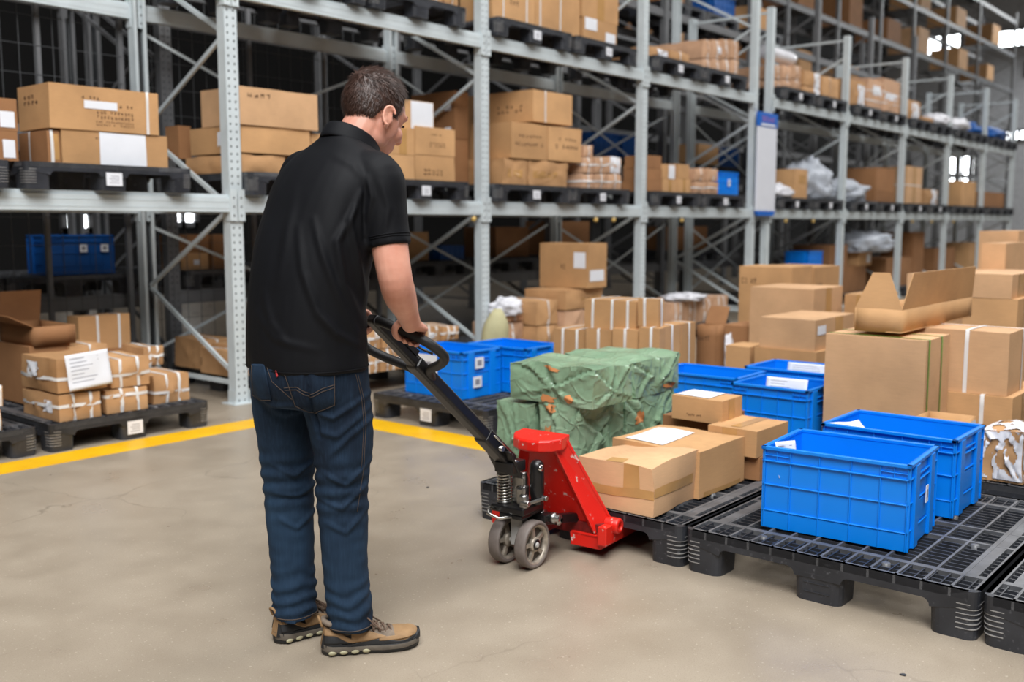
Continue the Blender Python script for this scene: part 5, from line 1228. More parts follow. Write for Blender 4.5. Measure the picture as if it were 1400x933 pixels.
b.build('handle_bracket', M['black_metal'], J, bevel=.004)
b = MB()
for s, n in ((.02, 0), (.075, -.004)): b.tube([W(hp(s, -.045, n)), W(hp(s, .045, n))], .010, 8)
b.tube([W(hp(-.02, -.05, -.008)), W(hp(-.02, .05, -.008))], .013, 10); b.build('bolt', M['steel'], J)
lp = []
half = [(.50, .010), (.56, .045), (.605, .125), (.645, .172), (.685, .178), (.735, .150), (.785, .085), (.815, .03)]
pts = [hp(s, -y) for s, y in half] + [hp(s, y) for s, y in reversed(half)]
b = MB(); b.tube([W(p) for p in catmull(pts, 5)], .0155, 12); b.build('handle_loop', M['black_grip'], J)
b = MB(); b.bar(W(hp(.79, -.02, .02)), W(hp(.62, -.02, .02)), .012, .02, up=Nv); b.tube([W(hp(.70, -.02, .02)), W(hp(.665, -.08, .012)), W(hp(.645, -.115, .010))], .004, 8)
b.tube([W(hp(.645, .0, .018)), W(hp(.60, .0, .024)), W(hp(.55, 0, .022))], .006, 8); b.build('control_lever', M['black_metal'], J)
# ------------------------------------------------------------------ the worker
def skin_mat():
    m, nt, b = newmat('skin'); v = coords(nt, per_object=False)
    f = noise_node(nt, v, 14, 4); g = noise_node(nt, v, 220, 2)
    a = ramp(nt, f, [(.3, S((206, 142, 120))), (.7, S((222, 164, 142)))])
    nt.links.new(a, b.inputs['Base Color']); b.inputs['Roughness'].default_value = .48
    b.inputs['Subsurface Weight'].default_value = .12; b.inputs['Subsurface Radius'].default_value = (.012, .005, .003); b.inputs['Subsurface Scale'].default_value = .6
    bump(nt, b, g, .12, .001); return m
M['skin'] = skin_mat()
M['hair'] = simple('dark_brown_hair', S((62, 42, 34)), .5, var=.35, scale=60)
M['polo'] = simple('black_knit_polo', S((13, 14, 18)), .66, var=.10, scale=6, bmp=.12, bscale=420, spec=.18)
M['eye'] = simple('eye_white', S((226, 220, 214)), .2)
M['lash'] = simple('dark_lash', S((40, 28, 24)), .6)
def denim():
    m, nt, b = newmat('blue_denim'); v = coords(nt, (1, 1, .22), False); v0 = coords(nt, (1, 1, 1), False); vt = coords(nt, (1, 1, .06), False)
    f = noise_node(nt, v, 7, 5, .6); g = noise_node(nt, v0, 3.2, 3); t = noise_node(nt, vt, 190, 3); q = noise_node(nt, v0, 500, 2)
    a = ramp(nt, f, [(.34, S((15, 23, 36))), (.55, S((25, 40, 58))), (.76, S((54, 80, 106)))])
    a = mix(nt, .45, a, ramp(nt, g, [(.35, S((17, 26, 40))), (.7, S((46, 72, 98)))]))
    a = mix(nt, ramp(nt, t, [(.45, (0, 0, 0)), (.8, (.12, .12, .12))]), a, S((70, 100, 128)))
    nt.links.new(a, b.inputs['Base Color']); b.inputs['Roughness'].default_value = .85; b.inputs['Specular IOR Level'].default_value = .2
    bump(nt, b, q, .25, .001); return m
M['denim'] = denim()
M['stitch'] = simple('brown_stitching', S((84, 70, 60)), .8)
M['tab_red'] = simple('red_cloth_tab', S((176, 36, 40)), .7)
M['shoe_tan'] = simple('tan_nubuck', S((150, 118, 82)), .75, var=.15, scale=30, bmp=.15, bscale=120)
M['shoe_mesh'] = simple('grey_brown_shoe_mesh', S((122, 108, 94)), .8, var=.2, scale=50, bmp=.25, bscale=260)
M['shoe_black'] = simple('black_shoe_rubber', S((32, 33, 35)), .6, var=.2, scale=30)
M['shoe_sole'] = simple('grey_outsole', S((100, 92, 82)), .7, var=.2, scale=30)
M['lug'] = simple('pale_sole_lug', S((176, 170, 138)), .6)
M['sock'] = simple('dark_sock', S((40, 40, 44)), .9)
M['lace'] = simple('brown_lace', S((96, 76, 62)), .8, var=.3, scale=120)

RV = Vector((math.sin(yaw), -math.cos(yaw), 0))     # lateral direction used to lay out the creases on the back of the clothes
def limb(b, pts, rad, n=4, seg=14, hint=(0, 0, 1)):
    """closed tube with elliptical sections; rad = list of r or (ra, rb): ra along hint-perpendicular side, rb along the other"""
    P_ = catmull(pts, n); R_ = catmull([(r, r, 0) if not isinstance(r, tuple) else (r[0], r[1], 0) for r in rad], n)
    rings = []
    for i, p in enumerate(P_):
        t = (P_[min(i + 1, len(P_) - 1)] - P_[max(i - 1, 0)]).normalized()
        h = Vector(hint); sd = t.cross(h)
        if sd.length < .05: sd = t.cross(Vector((1, 0, 0)))
        sd.normalize(); u = sd.cross(t)
        rings.append([p + sd * R_[i].x * math.cos(2 * PI * k / seg) + u * R_[i].y * math.sin(2 * PI * k / seg) for k in range(seg)])
    # rounded ends
    def cap(r, c, d, rr):
        out = []
        for a in (.35, .7, .92): out.append([c + (q - c) * math.sqrt(max(0, 1 - a * a)) + d * rr * a for q in r])
        return out
    a0 = cap(rings[0], P_[0], (P_[0] - P_[1]).normalized(), min(R_[0].x, R_[0].y)); a1 = cap(rings[-1], P_[-1], (P_[-1] - P_[-2]).normalized(), min(R_[-1].x, R_[-1].y))
    b.loft(a0[::-1] + rings + a1)
def remesh(b, name, mat, voxel, smooth=3, disp=None, parent=None, post=2, factor=.5, keep=None):
    o = b.build(name + '_raw', mat)
    md = o.modifiers.new('r', 'REMESH'); md.mode = 'VOXEL'; md.voxel_size = voxel; md.use_smooth_shade = True
    bpy.context.view_layer.update()
    dg = bpy.context.evaluated_depsgraph_get()
    me = bpy.data.meshes.new_from_object(o.evaluated_get(dg)); bpy.data.objects.remove(o)
    me.name = name
    bm = bmesh.new(); bm.from_mesh(me)
    for it in range(smooth):
        vv = bm.verts if (keep is None or it < 1) else [v for v in bm.verts if not keep(v.co)]
        bmesh.ops.smooth_vert(bm, verts=vv, factor=factor, use_axis_x=True, use_axis_y=True, use_axis_z=True)
    bm.normal_update()
    if disp:
        ds = [(v, v.normal.copy(), disp(v.co, v.normal)) for v in bm.verts]
        for v, nn, d in ds:
            v.co += nn * d
        for _ in range(post): bmesh.ops.smooth_vert(bm, verts=bm.verts, factor=.3, use_axis_x=True, use_axis_y=True, use_axis_z=True)
    for f in bm.faces: f.smooth = True
    bm.to_mesh(me); bm.free()
    me.materials.clear(); me.materials.append(mat if not isinstance(mat, list) else mat[0])
    return link(name, me, parent)
def creases(lines, c0, z0):
    """lines: (points in (s, z) metres, width, amplitude); s is measured along RV"""
    L = []
    for pts, w_, a_ in lines:
        pp = [Vector((x, y)) for x, y in pts]; L.append((pp, w_, a_))
    def fn(co):
        s = (co.x - c0[0]) * RV.x + (co.y - c0[1]) * RV.y; q = Vector((s, co.z)); d = 0
        for pp, w_, a_ in L:
            best = 1e9; tt = 0
            for i in range(len(pp) - 1):
                e = pp[i + 1] - pp[i]; t = max(0, min(1, (q - pp[i]).dot(e) / e.length_squared)); dd = (q - pp[i] - e * t).length
                if dd < best: best = dd; tt = (i + t) / (len(pp) - 1)
            if best < 4 * w_:
                k = math.sin(PI * min(1, max(0, .08 + .84 * tt)))
                d += 1.5 * a_ * k * (1 - (best / w_) ** 2 * .9) * math.exp(-(best / w_) ** 2)
        return d
    return fn
def cam_ray(px, py):
    d = Vector((0, 0, 0)); F_ = Vector((math.cos(yaw), math.sin(yaw), 0)); fw_ = F_ * math.cos(pit) - Vector((0, 0, 1)) * math.sin(pit); up_ = Vector((0, 0, 1)) * math.cos(pit) + F_ * math.sin(pit)
    return fw_ * 1355.4 + RV * (px - 700) - up_ * (py - 466.5)
def pz(px, py):          # a spot on the back of the clothes, as (s, z) in the plane of the back
    d = cam_ray(px, py); F_ = Vector((math.cos(yaw), math.sin(yaw), 0)); t = (Vector((1.785, 2.262, 0)).dot(F_) - .12) / d.dot(F_); p = Vector((0, 0, 1.25)) + d * t
    return ((p - Vector((1.785, 2.262, 0))).dot(RV), p.z)

PER = thing('person', 'man in black polo shirt and blue jeans, pulling the pallet jack handle', 'person', (1.82, 2.28, 0))
def own(o):      # keep world placement under the person
    o.parent = PER; o.location = -Vector(PER.location); return o

# ---- head
HC = Vector((2.022, 2.224, 1.574)); HR = (Matrix.Rotation(math.radians(-3), 3, 'Z') @ Matrix.Rotation(math.radians(24), 3, 'Y') @ Matrix.Rotation(math.radians(2), 3, 'X'))
def H(p): return HC + HR @ Vector(p)
body = MB()
def he(c, r, rot=None):
    Mx = HR if rot is None else HR @ rot
    body.ell(H(c), r, 20, 14, mat=Mx)
he((-.014, 0, .018), (.099, .077, .090)); he((.022, 0, .012), (.070, .068, .078))
he((.032, 0, -.045), (.062, .058, .074)); he((.064, 0, -.102), (.024, .028, .019)); he((.050, 0, -.09), (.036, .040, .028))
for s in (-1, 1):
    he((.004, s * .047, -.072), (.036, .019, .034)); he((.060, s * .036, -.036), (.030, .024, .026)); he((.066, s * .027, .022), (.026, .030, .012)); he((.012, s * .058, -.03), (.04, .016, .05))
    R1 = Matrix.Rotation(math.radians(s * 26), 3, 'Z') @ Matrix.Rotation(math.radians(-12), 3, 'Y')
    he((-.011, s * .0800, -.020), (.0165, .0045, .027), R1); he((.004, s * .082, -.026), (.0045, .006, .007))
    # outer rim and lobe of the ear
    pts = []
    for k in range(11):
        a = math.radians(-100 + 250 * k / 10); pts.append(H(Vector((-.012 , s * .087, -.020)) + R1 @ Vector((-.0185 * math.cos(a - 1.57) * 1, s * .0035, .030 * math.sin(a - 1.57) * -1))))
    body.tube([H(Vector((-.012, s * .087, -.018)) + R1 @ Vector((.0172 * math.cos(math.radians(a)), s * .003, .0285 * math.sin(math.radians(a))))) for a in range(10, 275, 15)], .0042, 8)
    body.tube([H(Vector((-.010, s * .086, -.016)) + R1 @ Vector((.0105 * math.cos(math.radians(a)), s * .001, .019 * math.sin(math.radians(a))))) for a in range(60, 250, 20)], .0030, 8)
    he((-.008, s * .083, -.048), (.008, .005, .009))
    he((.094, s * .011, -.038), (.010, .008, .008))
body.tube([H((.086, 0, .012)), H((.097, 0, -.008)), H((.108, 0, -.026)), H((.112, 0, -.038))], [.008, .009, .011, .012], 12)
he((.108, 0, -.038), (.012, .012, .010))
he((.086, 0, -.066), (.012, .024, .0065)); he((.085, 0, -.077), (.012, .021, .007)); he((.076, 0, -.055), (.016, .022, .016))
# ---- neck, trunk
limb(body, [(1.915, 2.244, 1.42), (1.945, 2.240, 1.475), H((-.020, 0, -.045)), H((-.012, 0, -.01))], [.072, .064, .061, .058], hint=(1, 0, 0), seg=18)
limb(body, [(1.78, 2.262, .86), (1.785, 2.262, 1.0), (1.81, 2.258, 1.18), (1.86, 2.25, 1.33), (1.905, 2.246, 1.44)], [(.155, .115), (.15, .12), (.17, .125), (.175, .12), (.10, .07)], hint=(1, 0, 0), seg=18)
# ---- arms
SR, ER = Vector((1.905, 2.085, 1.388)), Vector((1.908, 2.028, 1.085))
SL, EL = Vector((1.895, 2.410, 1.398)), Vector((1.915, 2.475, 1.10))
def loop_point(s, y): return hp(s, y)
GR = hp(.762, -.118); UR = (hp(.80, -.062) - hp(.72, -.165)).normalized()      # grip centre and bar direction (towards the thumb)
GL = hp(.790, .078); UL = (hp(.815, .03) - hp(.76, .118)).normalized()
def arm(Sh, El, G, U, side):
    up = Vector((0, 0, 1)); n = (up - U * up.dot(U)).normalized(); f = U.cross(n) * (1 if side < 0 else -1)
    if f.x < 0: f = -f
    # wrist sits above and behind the bar
    Wr = G + n * .044 - f * .062
    d = (Wr - El).normalized()
    limb(body, [Sh, Sh.lerp(El, .5), El + Vector((0, 0, .02)), El.lerp(Wr, .3), El.lerp(Wr, .7), Wr], [.060, .054, .048, (.047, .046), (.036, .034), (.027, .031)], seg=18, n=5, hint=(1, .2, 0))
    # palm: flattened rings from the wrist to the knuckle row
    rings = []
    for t, hw, th in ((0, .029, .024), (.3, .036, .020), (.65, .042, .017), (1., .042, .014)):
        c = Wr.lerp(G + n * .0305 + f * .016, t); ax = (G + n * .0305 + f * .016 - Wr).normalized(); th_d = ax.cross(U).normalized()
        rings.append([c + U * hw * math.cos(2 * PI * k / 14) + th_d * th * math.sin(2 * PI * k / 14) for k in range(14)])
    body.loft(rings)
    body.ell(G + n * .0305 + f * .016, (.012, .040, .012), 12, 8, mat=Matrix((f, U, n)).transposed())
    # four fingers curled over and under the bar
    for off, R0, r0, end in ((.031, .027, .0092, 205), (.0105, .0285, .0096, 215), (-.0105, .0275, .0092, 210), (-.030, .0255, .0080, 200)):
        pts = []; rr = []
        for k in range(9):
            a = math.radians(18 + (end - 18) * k / 8); R_ = R0 * (1.18 if k == 0 else (1.06 if k in (1, 4) else 1))
            pts.append(G + U * (off * (1 - .10 * k / 8)) + (n * math.cos(a) + f * math.sin(a)) * R_); rr.append(r0 * (1.08 if k in (0, 3, 6) else 1) * (1 - .22 * k / 8))
        limb(body, pts, rr, n=2, seg=9, hint=tuple(U))
    # thumb from the side of the palm near the wrist, closing beneath the bar
    tb = Wr.lerp(G + n * .0305 + f * .016, .32)
    tp = [tb + U * .024, G + U * .042 + n * .022 - f * .022, G + U * .048 + n * .0 - f * .0275, G + U * .038 - n * .021 - f * .0165, G + U * .024 - n * .0265 + f * .004]
    limb(body, tp, [.015, .0125, .0108, .0100, .0082], n=3, seg=10, hint=tuple(f))
    # nails
    return Wr, n, f
WrR, nR, fR = arm(SR, ER, GR, UR, -1)
WrL, nL, fL = arm(SL, EL, GL, UL, 1)
# ---- legs (inside the jeans)
LEG = {-1: [(1.800, 2.178, .86), (1.822, 2.182, .72), (1.832, 2.183, .50), (1.836, 2.182, .40), (1.836, 2.166, .14), (1.838, 2.164, .11)],
       1: [(1.772, 2.345, .86), (1.778, 2.360, .72), (1.787, 2.370, .50), (1.785, 2.366, .40), (1.785, 2.358, .14), (1.785, 2.356, .11)]}
for s in (-1, 1): limb(body, LEG[s], [.078, .072, .05, .048, .036, .034], hint=(1, 0, 0))
skin = own(remesh(body, 'body', M['skin'], .0034, smooth=4, factor=.5, keep=lambda c: (c - H((-.012, -.085, -.02))).length < .040 or (c - H((-.012, .085, -.02))).length < .040))
# eyes, brows
for s in (-1, 1):
    b = MB(); b.ell(H((.0745, s * .029, .000)), (.0085, .012, .008), 14, 10, mat=HR); own(b.build('eye', M['eye']))
    b = MB(); b.tube([H((.085, s * .018, .001)), H((.0905, s * .030, .003)), H((.081, s * .044, .0)),], [.0016, .0034, .0016], 6); own(b.build('eyelash', M['lash']))
    b = MB(); b.tube([H((.0915, s * .014, .026)), H((.090, s * .030, .031)), H((.078, s * .048, .028))], [.003, .0042, .002], 6); own(b.build('eyebrow', M['hair']))
# ---- hair: a cropped cap with short locks
def hairline(v):       # v unit direction in head space; returns how far inside the hair region (0 at the edge)
    az = abs(math.degrees(math.atan2(v.y, v.x))); el = math.degrees(math.asin(max(-1, min(1, v.z))))
    if az < 35: lim = 44 - az * .15
    elif az < 50: lim = 38.7 - (az - 35) * .5
    elif az < 66: lim = 31 - (az - 50) * 3.3
    elif az < 84: lim = -22
    elif az < 92: lim = -22 + (az - 84) * 2.0
    elif az < 115: lim = -6 - (az - 92) * 1.3
    else: lim = -40 - (az - 115) * .12
    return el - lim
hb = MB()
def hpt(th, ph):
    v = Vector((math.sin(th) * math.cos(ph), math.sin(th) * math.sin(ph), math.cos(th)))
    e = hairline(v); k = sstep(-1, 15, e)
    if e < -1: k = -.6 * sstep(1, 10, -e)
    top = sstep(.15, .9, v.z)
    off = -.004 + (.0085 + .011 * top) * k + (.003 * noise.noise(v * 9) + .0016 * noise.noise(v * 30)) * max(0, k)
    base = Vector((-.013, 0, .018)) + Vector((v.x * (.099 - .006 * max(0, v.x)), v.y * .078, v.z * .091))
    if v.z < -.1: base = base * 1.0 + Vector((.016 * (-v.z - .1), 0, -.012 * (-v.z - .1)))
    return H(base + v * off)
hb.grid(lambda i, j: hpt(max(.001, i * PI * .78), j * 2 * PI), 44, 80)
hair_r = random.Random(4)
for k in range(5200):
    z = hair_r.uniform(-.62, 1); ph = hair_r.uniform(-PI, PI); th = math.acos(z)
    v = Vector((math.sin(th) * math.cos(ph), math.sin(th) * math.sin(ph), math.cos(th)))
    e = hairline(v)
    if e < 0: continue
    p = hpt(th, ph); top = sstep(.1, .9, z)
    # combed forward on top, down at the sides and back
    fl_ = Vector((.9, .25 * v.y, .05)) * top + Vector((.25, 0, -1)) * (1 - top)
    fl_ = fl_ - v * fl_.dot(v); fl_ = (HR @ fl_).normalized(); vw = HR @ v
    ln = (.012 + .016 * top) * hair_r.uniform(.7, 1.3) * min(1, .4 + e / 20)
    sd = fl_.cross(vw).normalized() * .0011; lift = hair_r.uniform(.08, .36)
    jit = sd * hair_r.uniform(-3, 3)
    hb.add([p - vw * .001 - sd, p - vw * .001 + sd, p + fl_ * ln * .55 + vw * ln * lift * .6 + sd * .7 + jit, p + fl_ * ln + vw * ln * lift * .75 + jit * 2, p + fl_ * ln * .55 + vw * ln * lift * .6 - sd * .7 + jit], [(0, 1, 2, 4), (4, 2, 3)], 0, True)
own(hb.build('hair', M['hair'], fix=False))['label'] = 'short dark brown hair'

# ---- polo shirt
def torso_rings(tab, seg=32, ex=2.3):
    rings = []
    for z, cx, cy, a, bb, tilt in tab:
        r = []
        for k in range(seg):
            t = 2 * PI * k / seg; c, s = math.cos(t), math.sin(t)
            x = math.copysign(abs(c) ** (2 / ex), c) * bb; y = math.copysign(abs(s) ** (2 / ex), s) * a
            r.append(Vector((cx + x, cy + y, z - tilt * x)))
        rings.append(r)
    return rings
sh = MB()
TAB = [(.838, 1.783, 2.264, .180, .150, 0), (.852, 1.783, 2.264, .184, .154, 0), (.92, 1.780, 2.264, .180, .152, 0), (1.05, 1.786, 2.262, .176, .148, 0), (1.18, 1.812, 2.258, .185, .148, 0), (1.28, 1.85, 2.254, .192, .146, .05), (1.355, 1.878, 2.250, .194, .134, .12), (1.408, 1.902, 2.247, .176, .112, .22), (1.447, 1.922, 2.245, .128, .090, .3), (1.475, 1.935, 2.243, .085, .078, .4)]
rows = catmull([(z, cx, cy) for z, cx, cy, a, bb, t in TAB], 4); rr2 = catmull([(a, bb, t) for z, cx, cy, a, bb, t in TAB], 4)
sh.loft(torso_rings([(p.x, p.y, p.z, q.x, q.y, q.z) for p, q in zip(rows, rr2)]))
def sleeve(Sh, El, s):
    A = Sh + Vector((-.01, -s * .05, .012)); d = (El - Sh)
    limb(sh, [A, Sh + Vector((0, 0, -.01)), Sh + d * .30, Sh + d * .52], [.060, (.070, .070), (.065, .066), (.062, .063)], seg=20, n=5, hint=(1, .2, 0))
    b_ = Sh + d * .60; 
    rings = []
    for t, r in ((.48, .062), (.60, .0625), (.655, .063), (.66, .061)):
        c = Sh + d * t; u = d.normalized(); sx = u.cross(Vector((1, 0, 0))).normalized(); sy = sx.cross(u)
        rings.append([c + sx * r * math.cos(2 * PI * k / 24) + sy * r * 1.0 * math.sin(2 * PI * k / 24) for k in range(24)])
    sh.loft(rings)
sleeve(SR, ER, -1); sleeve(SL, EL, 1)
fold = creases([
    ([pz(492, 262), pz(478, 300), pz(486, 350), pz(494, 420)], .010, .008),
    ([pz(486, 285), pz(462, 330), pz(470, 390), pz(492, 450)], .012, .007),
    ([pz(430, 300), pz(445, 350), pz(462, 400), pz(490, 470)], .013, .0055),
    ([pz(408, 310), pz(418, 370), pz(440, 430), pz(478, 482)], .014, .0045),
    ([pz(398, 260), pz(392, 320), pz(384, 390)], .018, .003),
    ([pz(440, 425), pz(462, 455), pz(492, 478)], .011, .006),
    ([pz(360, 400), pz(372, 440), pz(400, 470)], .014, .003),
    ([pz(350, 430), pz(380, 462), pz(440, 476)], .013, .0028),
    ([pz(500, 240), pz(507, 270), pz(500, 300)], .010, .006),
    ([pz(520, 250), pz(530, 285), pz(524, 320)], .010, .003),
    ([pz(450, 210), pz(480, 225), pz(500, 250)], .014, .003),
    ([pz(497, 255), pz(496, 330)], .006, -.007)], (1.785 + .0, 2.262), 0)
C425 = Vector((1.785, 2.262, 0))
def shirt_disp(co, n):
    d = 0
    if n.x * math.cos(yaw) + n.y * math.sin(yaw) < .35: d += fold(co)
    d += .0035 * noise.noise(Vector((co.x * 9, co.y * 9, co.z * 4 + 2))) + .0015 * noise.noise(Vector((co.x * 22, co.y * 22, co.z * 10)))
    if co.z < .90: d += .0030 * math.sin(math.atan2(co.y - 2.262, co.x - 1.785) * 9) * (.90 - co.z) / .08
    return d
polo = own(remesh(sh, 'polo_shirt', M['polo'], .0058, smooth=4, disp=shirt_disp, factor=.45))
polo['label'] = 'black short-sleeved polo shirt'
# collar
cl = MB(); rings = []
for (dz, r, o) in ((-.012, .078, 0), (.010, .074, 0), (.030, .070, .0), (.034, .072, .0), (.030, .079, .0), (.006, .086, 0), (-.016, .092, 0), (-.018, .087, 0)):
    ring = []
    for k in range(36):
        t = 2 * PI * k / 36; x = r * 1.02 * math.cos(t); y = r * math.sin(t) * .98
        ring.append(Vector((1.944 + x + .25 * dz, 2.241 + y, 1.472 + dz - .52 * x - .012 * max(0, math.cos(t)))))
    rings.append(ring)
cl.loft(rings + [rings[0]], cap=False); own_c = cl.build('collar', M['polo']); own_c.parent = polo
own_c.modifiers.new('s', 'SUBSURF').levels = 1
# hem and cuff stitching
def bvh_of(o):
    return BVHTree.FromPolygons([v.co.copy() for v in o.data.vertices], [tuple(p.vertices) for p in o.data.polygons])
BP = bvh_of(polo)
def ring_on(bv, c, ax, ux, n=72, off=.0012, rad=.6):
    ux = Vector(ux); ax = Vector(ax).normalized(); ux = (ux - ax * ux.dot(ax)).normalized(); uy = ax.cross(ux); out = []
    for k in range(n):
        d = ux * math.cos(2 * PI * k / n) + uy * math.sin(2 * PI * k / n)
        hit = bv.ray_cast(Vector(c) + d * rad, -d)
        if hit[0] is not None: out.append(hit[0] + d * off)
    return out
b = MB(); p_ = ring_on(BP, (1.783, 2.264, .850), (0, 0, 1), (1, 0, 0)); b.tube(p_, .0013, 5, closed=True)
q = b.build('hem_stitch', M['polo']); q.parent = polo
for Sh, El in ((SR, ER),):
    d = El - Sh; b = MB()
    for t in (.565, .585): b.tube(ring_on(BP, Sh + d * t, d, (1, 0, 0), 40, .001, .10), .0014, 5, closed=True)
    q = b.build('cuff_seam', M['polo']); q.parent = polo
# ---- jeans
je = MB()
JT = [(.96, 1.785, 2.264, .155, .128, 0), (.90, 1.780, 2.264, .166, .142, 0), (.83, 1.778, 2.264, .170, .150, 0), (.77, 1.785, 2.264, .165, .140, 0), (.735, 1.79, 2.264, .14, .11, 0)]
rows = catmull([(z, cx, cy) for z, cx, cy, a, bb, t in JT], 4); rr2 = catmull([(a, bb, 0) for z, cx, cy, a, bb, t in JT], 4)
je.loft(torso_rings([(p.x, p.y, p.z, q.x, q.y, 0) for p, q in zip(rows, rr2)], ex=2.15))
LR = {-1: [(1.800, 2.180, .86), (1.822, 2.180, .72), (1.836, 2.178, .60), (1.832, 2.181, .50), (1.834, 2.180, .38), (1.834, 2.174, .24), (1.837, 2.166, .13), (1.840, 2.163, .072)],
      1: [(1.772, 2.348, .86), (1.778, 2.362, .72), (1.784, 2.368, .60), (1.786, 2.372, .50), (1.788, 2.372, .38), (1.788, 2.366, .24), (1.787, 2.360, .13), (1.787, 2.357, .078)]}
RR_ = [(.090, .115), (.086, .104), (.076, .090), (.070, .079), (.067, .075), (.062, .068), (.063, .067), (.063, .066)]
for s in (-1, 1):
    P_ = catmull(LR[s], 12); Q_ = catmull([(a, c, 0) for a, c in RR_], 12); rings = []
    for i, (p, q) in enumerate(zip(P_, Q_)):
        zz = p.z; ring = []
        for k in range(30):
            t = 2 * PI * k / 30
            w_ = 0
            if zz < .27: w_ += .0055 * sstep(.27, .17, zz) * math.sin(zz * 150 + 2.4 * math.sin(t + s * 1.3) + 1.7 * math.sin(2 * t + 1.5 * s) + 2.5 * noise.noise(Vector((math.cos(t) * 1.3, math.sin(t) * 1.3, zz * 9 + s)))) * (.55 + .9 * abs(noise.noise(Vector((math.cos(t) + 4, math.sin(t), zz * 14)))))
            kb = math.exp(-((zz - .50) / .085) ** 2) * (.45 + .55 * (math.cos(t) < .2)); w_ += .0048 * kb * math.sin(zz * 135 + 1.3 * math.sin(t * 1 + .5) + s)
            ring.append(Vector((p.x + (q.y + w_) * math.cos(t), p.y + (q.x + w_) * math.sin(t), zz + .006 * math.sin(t + s) * (zz < .2))))
        rings.append(ring)
    je.loft(rings)
jf = creases([
    ([pz(430, 562), pz(455, 572), pz(500, 545)], .010, .006), ([pz(432, 590), pz(460, 598), pz(505, 560)], .012, .005), ([pz(445, 630), pz(475, 600), pz(508, 575)], .012, .005),
    ([pz(350, 545), pz(375, 556), pz(420, 552)], .010, .006), ([pz(352, 560), pz(380, 575), pz(410, 570)], .010, .004),
    ([pz(438, 650), pz(470, 668), pz(500, 640)], .009, .005), ([pz(436, 690), pz(465, 700), pz(500, 668)], .009, .005), ([pz(440, 720), pz(470, 735), pz(498, 705)], .010, .004),
    ([pz(360, 650), pz(390, 665), pz(430, 640)], .009, .005), ([pz(362, 690), pz(395, 695), pz(428, 676)], .009, .005), ([pz(366, 725), pz(392, 742), pz(425, 715)], .010, .004),
    ([pz(425, 510), pz(428, 560), pz(436, 600)], .007, -.012)], (1.785, 2.262), 0)
def jeans_disp(co, n):
    d = jf(co) if n.x * math.cos(yaw) + n.y * math.sin(yaw) < .4 else 0
    return d + .003 * noise.noise(Vector((co.x * 12, co.y * 12, co.z * 9))) + .0022 * noise.noise(Vector((co.x * 26, co.y * 26, co.z * 34)))
jeans = own(remesh(je, 'jeans', M['denim'], .0052, smooth=2, disp=jeans_disp, factor=.4, post=1))
jeans['label'] = 'dark blue jeans'
BJ = bvh_of(jeans); VD = Vector((math.cos(yaw), math.sin(yaw), 0))
def cast(px, py):     # the point on the back of the jeans seen at this place of the photograph
    hit = BJ.ray_cast(Vector((0, 0, 1.25)), cam_ray(px, py).normalized())
    return (hit[0], hit[1]) if hit[0] is not None else (None, None)
def pocket(name, outline, n=14, off=.0025):
    """outline: four corner paths; patch bilinear between left edge and right edge"""
    (l0, l1, r1, r0, tip) = outline; b = MB(); vs = []; ok = True
    for i in range(n + 1):
        for j in range(n + 1):
            u, v = i / n, j / n
            x = (l0[0] * (1 - v) + l1[0] * v) * (1 - u) + (r0[0] * (1 - v) + r1[0] * v) * u
            y = (l0[1] * (1 - v) + l1[1] * v) * (1 - u) + (r0[1] * (1 - v) + r1[1] * v) * u + (tip * v * (1 - abs(2 * u - 1)))
            h, nn = cast(x, y); vs.append(h + nn * off if h is not None else None)
    if any(v is None for v in vs): return None
    b.add(vs, [(i * (n + 1) + j, (i + 1) * (n + 1) + j, (i + 1) * (n + 1) + j + 1, i * (n + 1) + j + 1) for i in range(n) for j in range(n)], 0, True)
    o = b.build(name, M['denim']); o.parent = jeans
    sl = o.modifiers.new('t', 'SOLIDIFY'); sl.thickness = .0025; sl.offset = 0
    return o
def seam(name, pts, par, r=.0008, off=.0045, dash=False):
    b = MB(); pp = []
    for i in range(len(pts) - 1):
        for k in range(8):
            t = k / 8; h, nn = cast(pts[i][0] * (1 - t) + pts[i + 1][0] * t, pts[i][1] * (1 - t) + pts[i + 1][1] * t)
            if h is not None: pp.append(h + nn * off)
    h, nn = cast(*pts[-1])
    if h is not None: pp.append(h + nn * off)
    if len(pp) < 3: return None
    b.tube(pp, r, 5); o = b.build(name, M['stitch']); o.parent = par; return o
pr = pocket('pocket', ((386, 500), (404, 556), (459, 552), (458, 500), 10))
if pr:
    seam('stitching', [(387, 503), (405, 555), (430, 565), (457, 553), (456, 503)], pr); seam('stitching', [(389, 530), (406, 529), (424, 540), (440, 531), (457, 526)], pr)
    seam('stitching', [(390, 533), (406, 533), (424, 544), (440, 535), (456, 530)], pr)
pl_ = pocket('pocket', ((345, 498), (346, 540), (372, 548), (362, 498), 4))
if pl_: seam('stitching', [(346, 500), (347, 540), (358, 547), (371, 547)], pl_)
seam('seam', [(489, 512), (497, 545), (500, 580), (497, 640), (488, 700)], jeans, off=.0012); seam('seam', [(486, 512), (494, 545), (497, 580), (494, 640)], jeans, off=.0015)
seam('seam', [(361, 490), (372, 522), (398, 545), (424, 560)], jeans, off=.0012)
h, nn = cast(379, 511)
if h is not None:
    b = MB(); b.box((0, 0, 0), (.006, .003, .018)); o = b.build('cloth_tab', M['tab_red']); o.parent = jeans; o.location = h + nn * .003; o.rotation_euler = (0, .5, yaw + .6); o['label'] = 'small red cloth tab'
for s in (-1, 1):   # turned hems
    b = MB(); c = LR[s][-1]
    b.tube(ring_on(BJ, (c[0], c[1], .085), (0, 0, 1), (1, 0, 0), 40, .0008, .12), .0014, 5, closed=True); o = b.build('hem_stitch', M['stitch']); o.parent = jeans
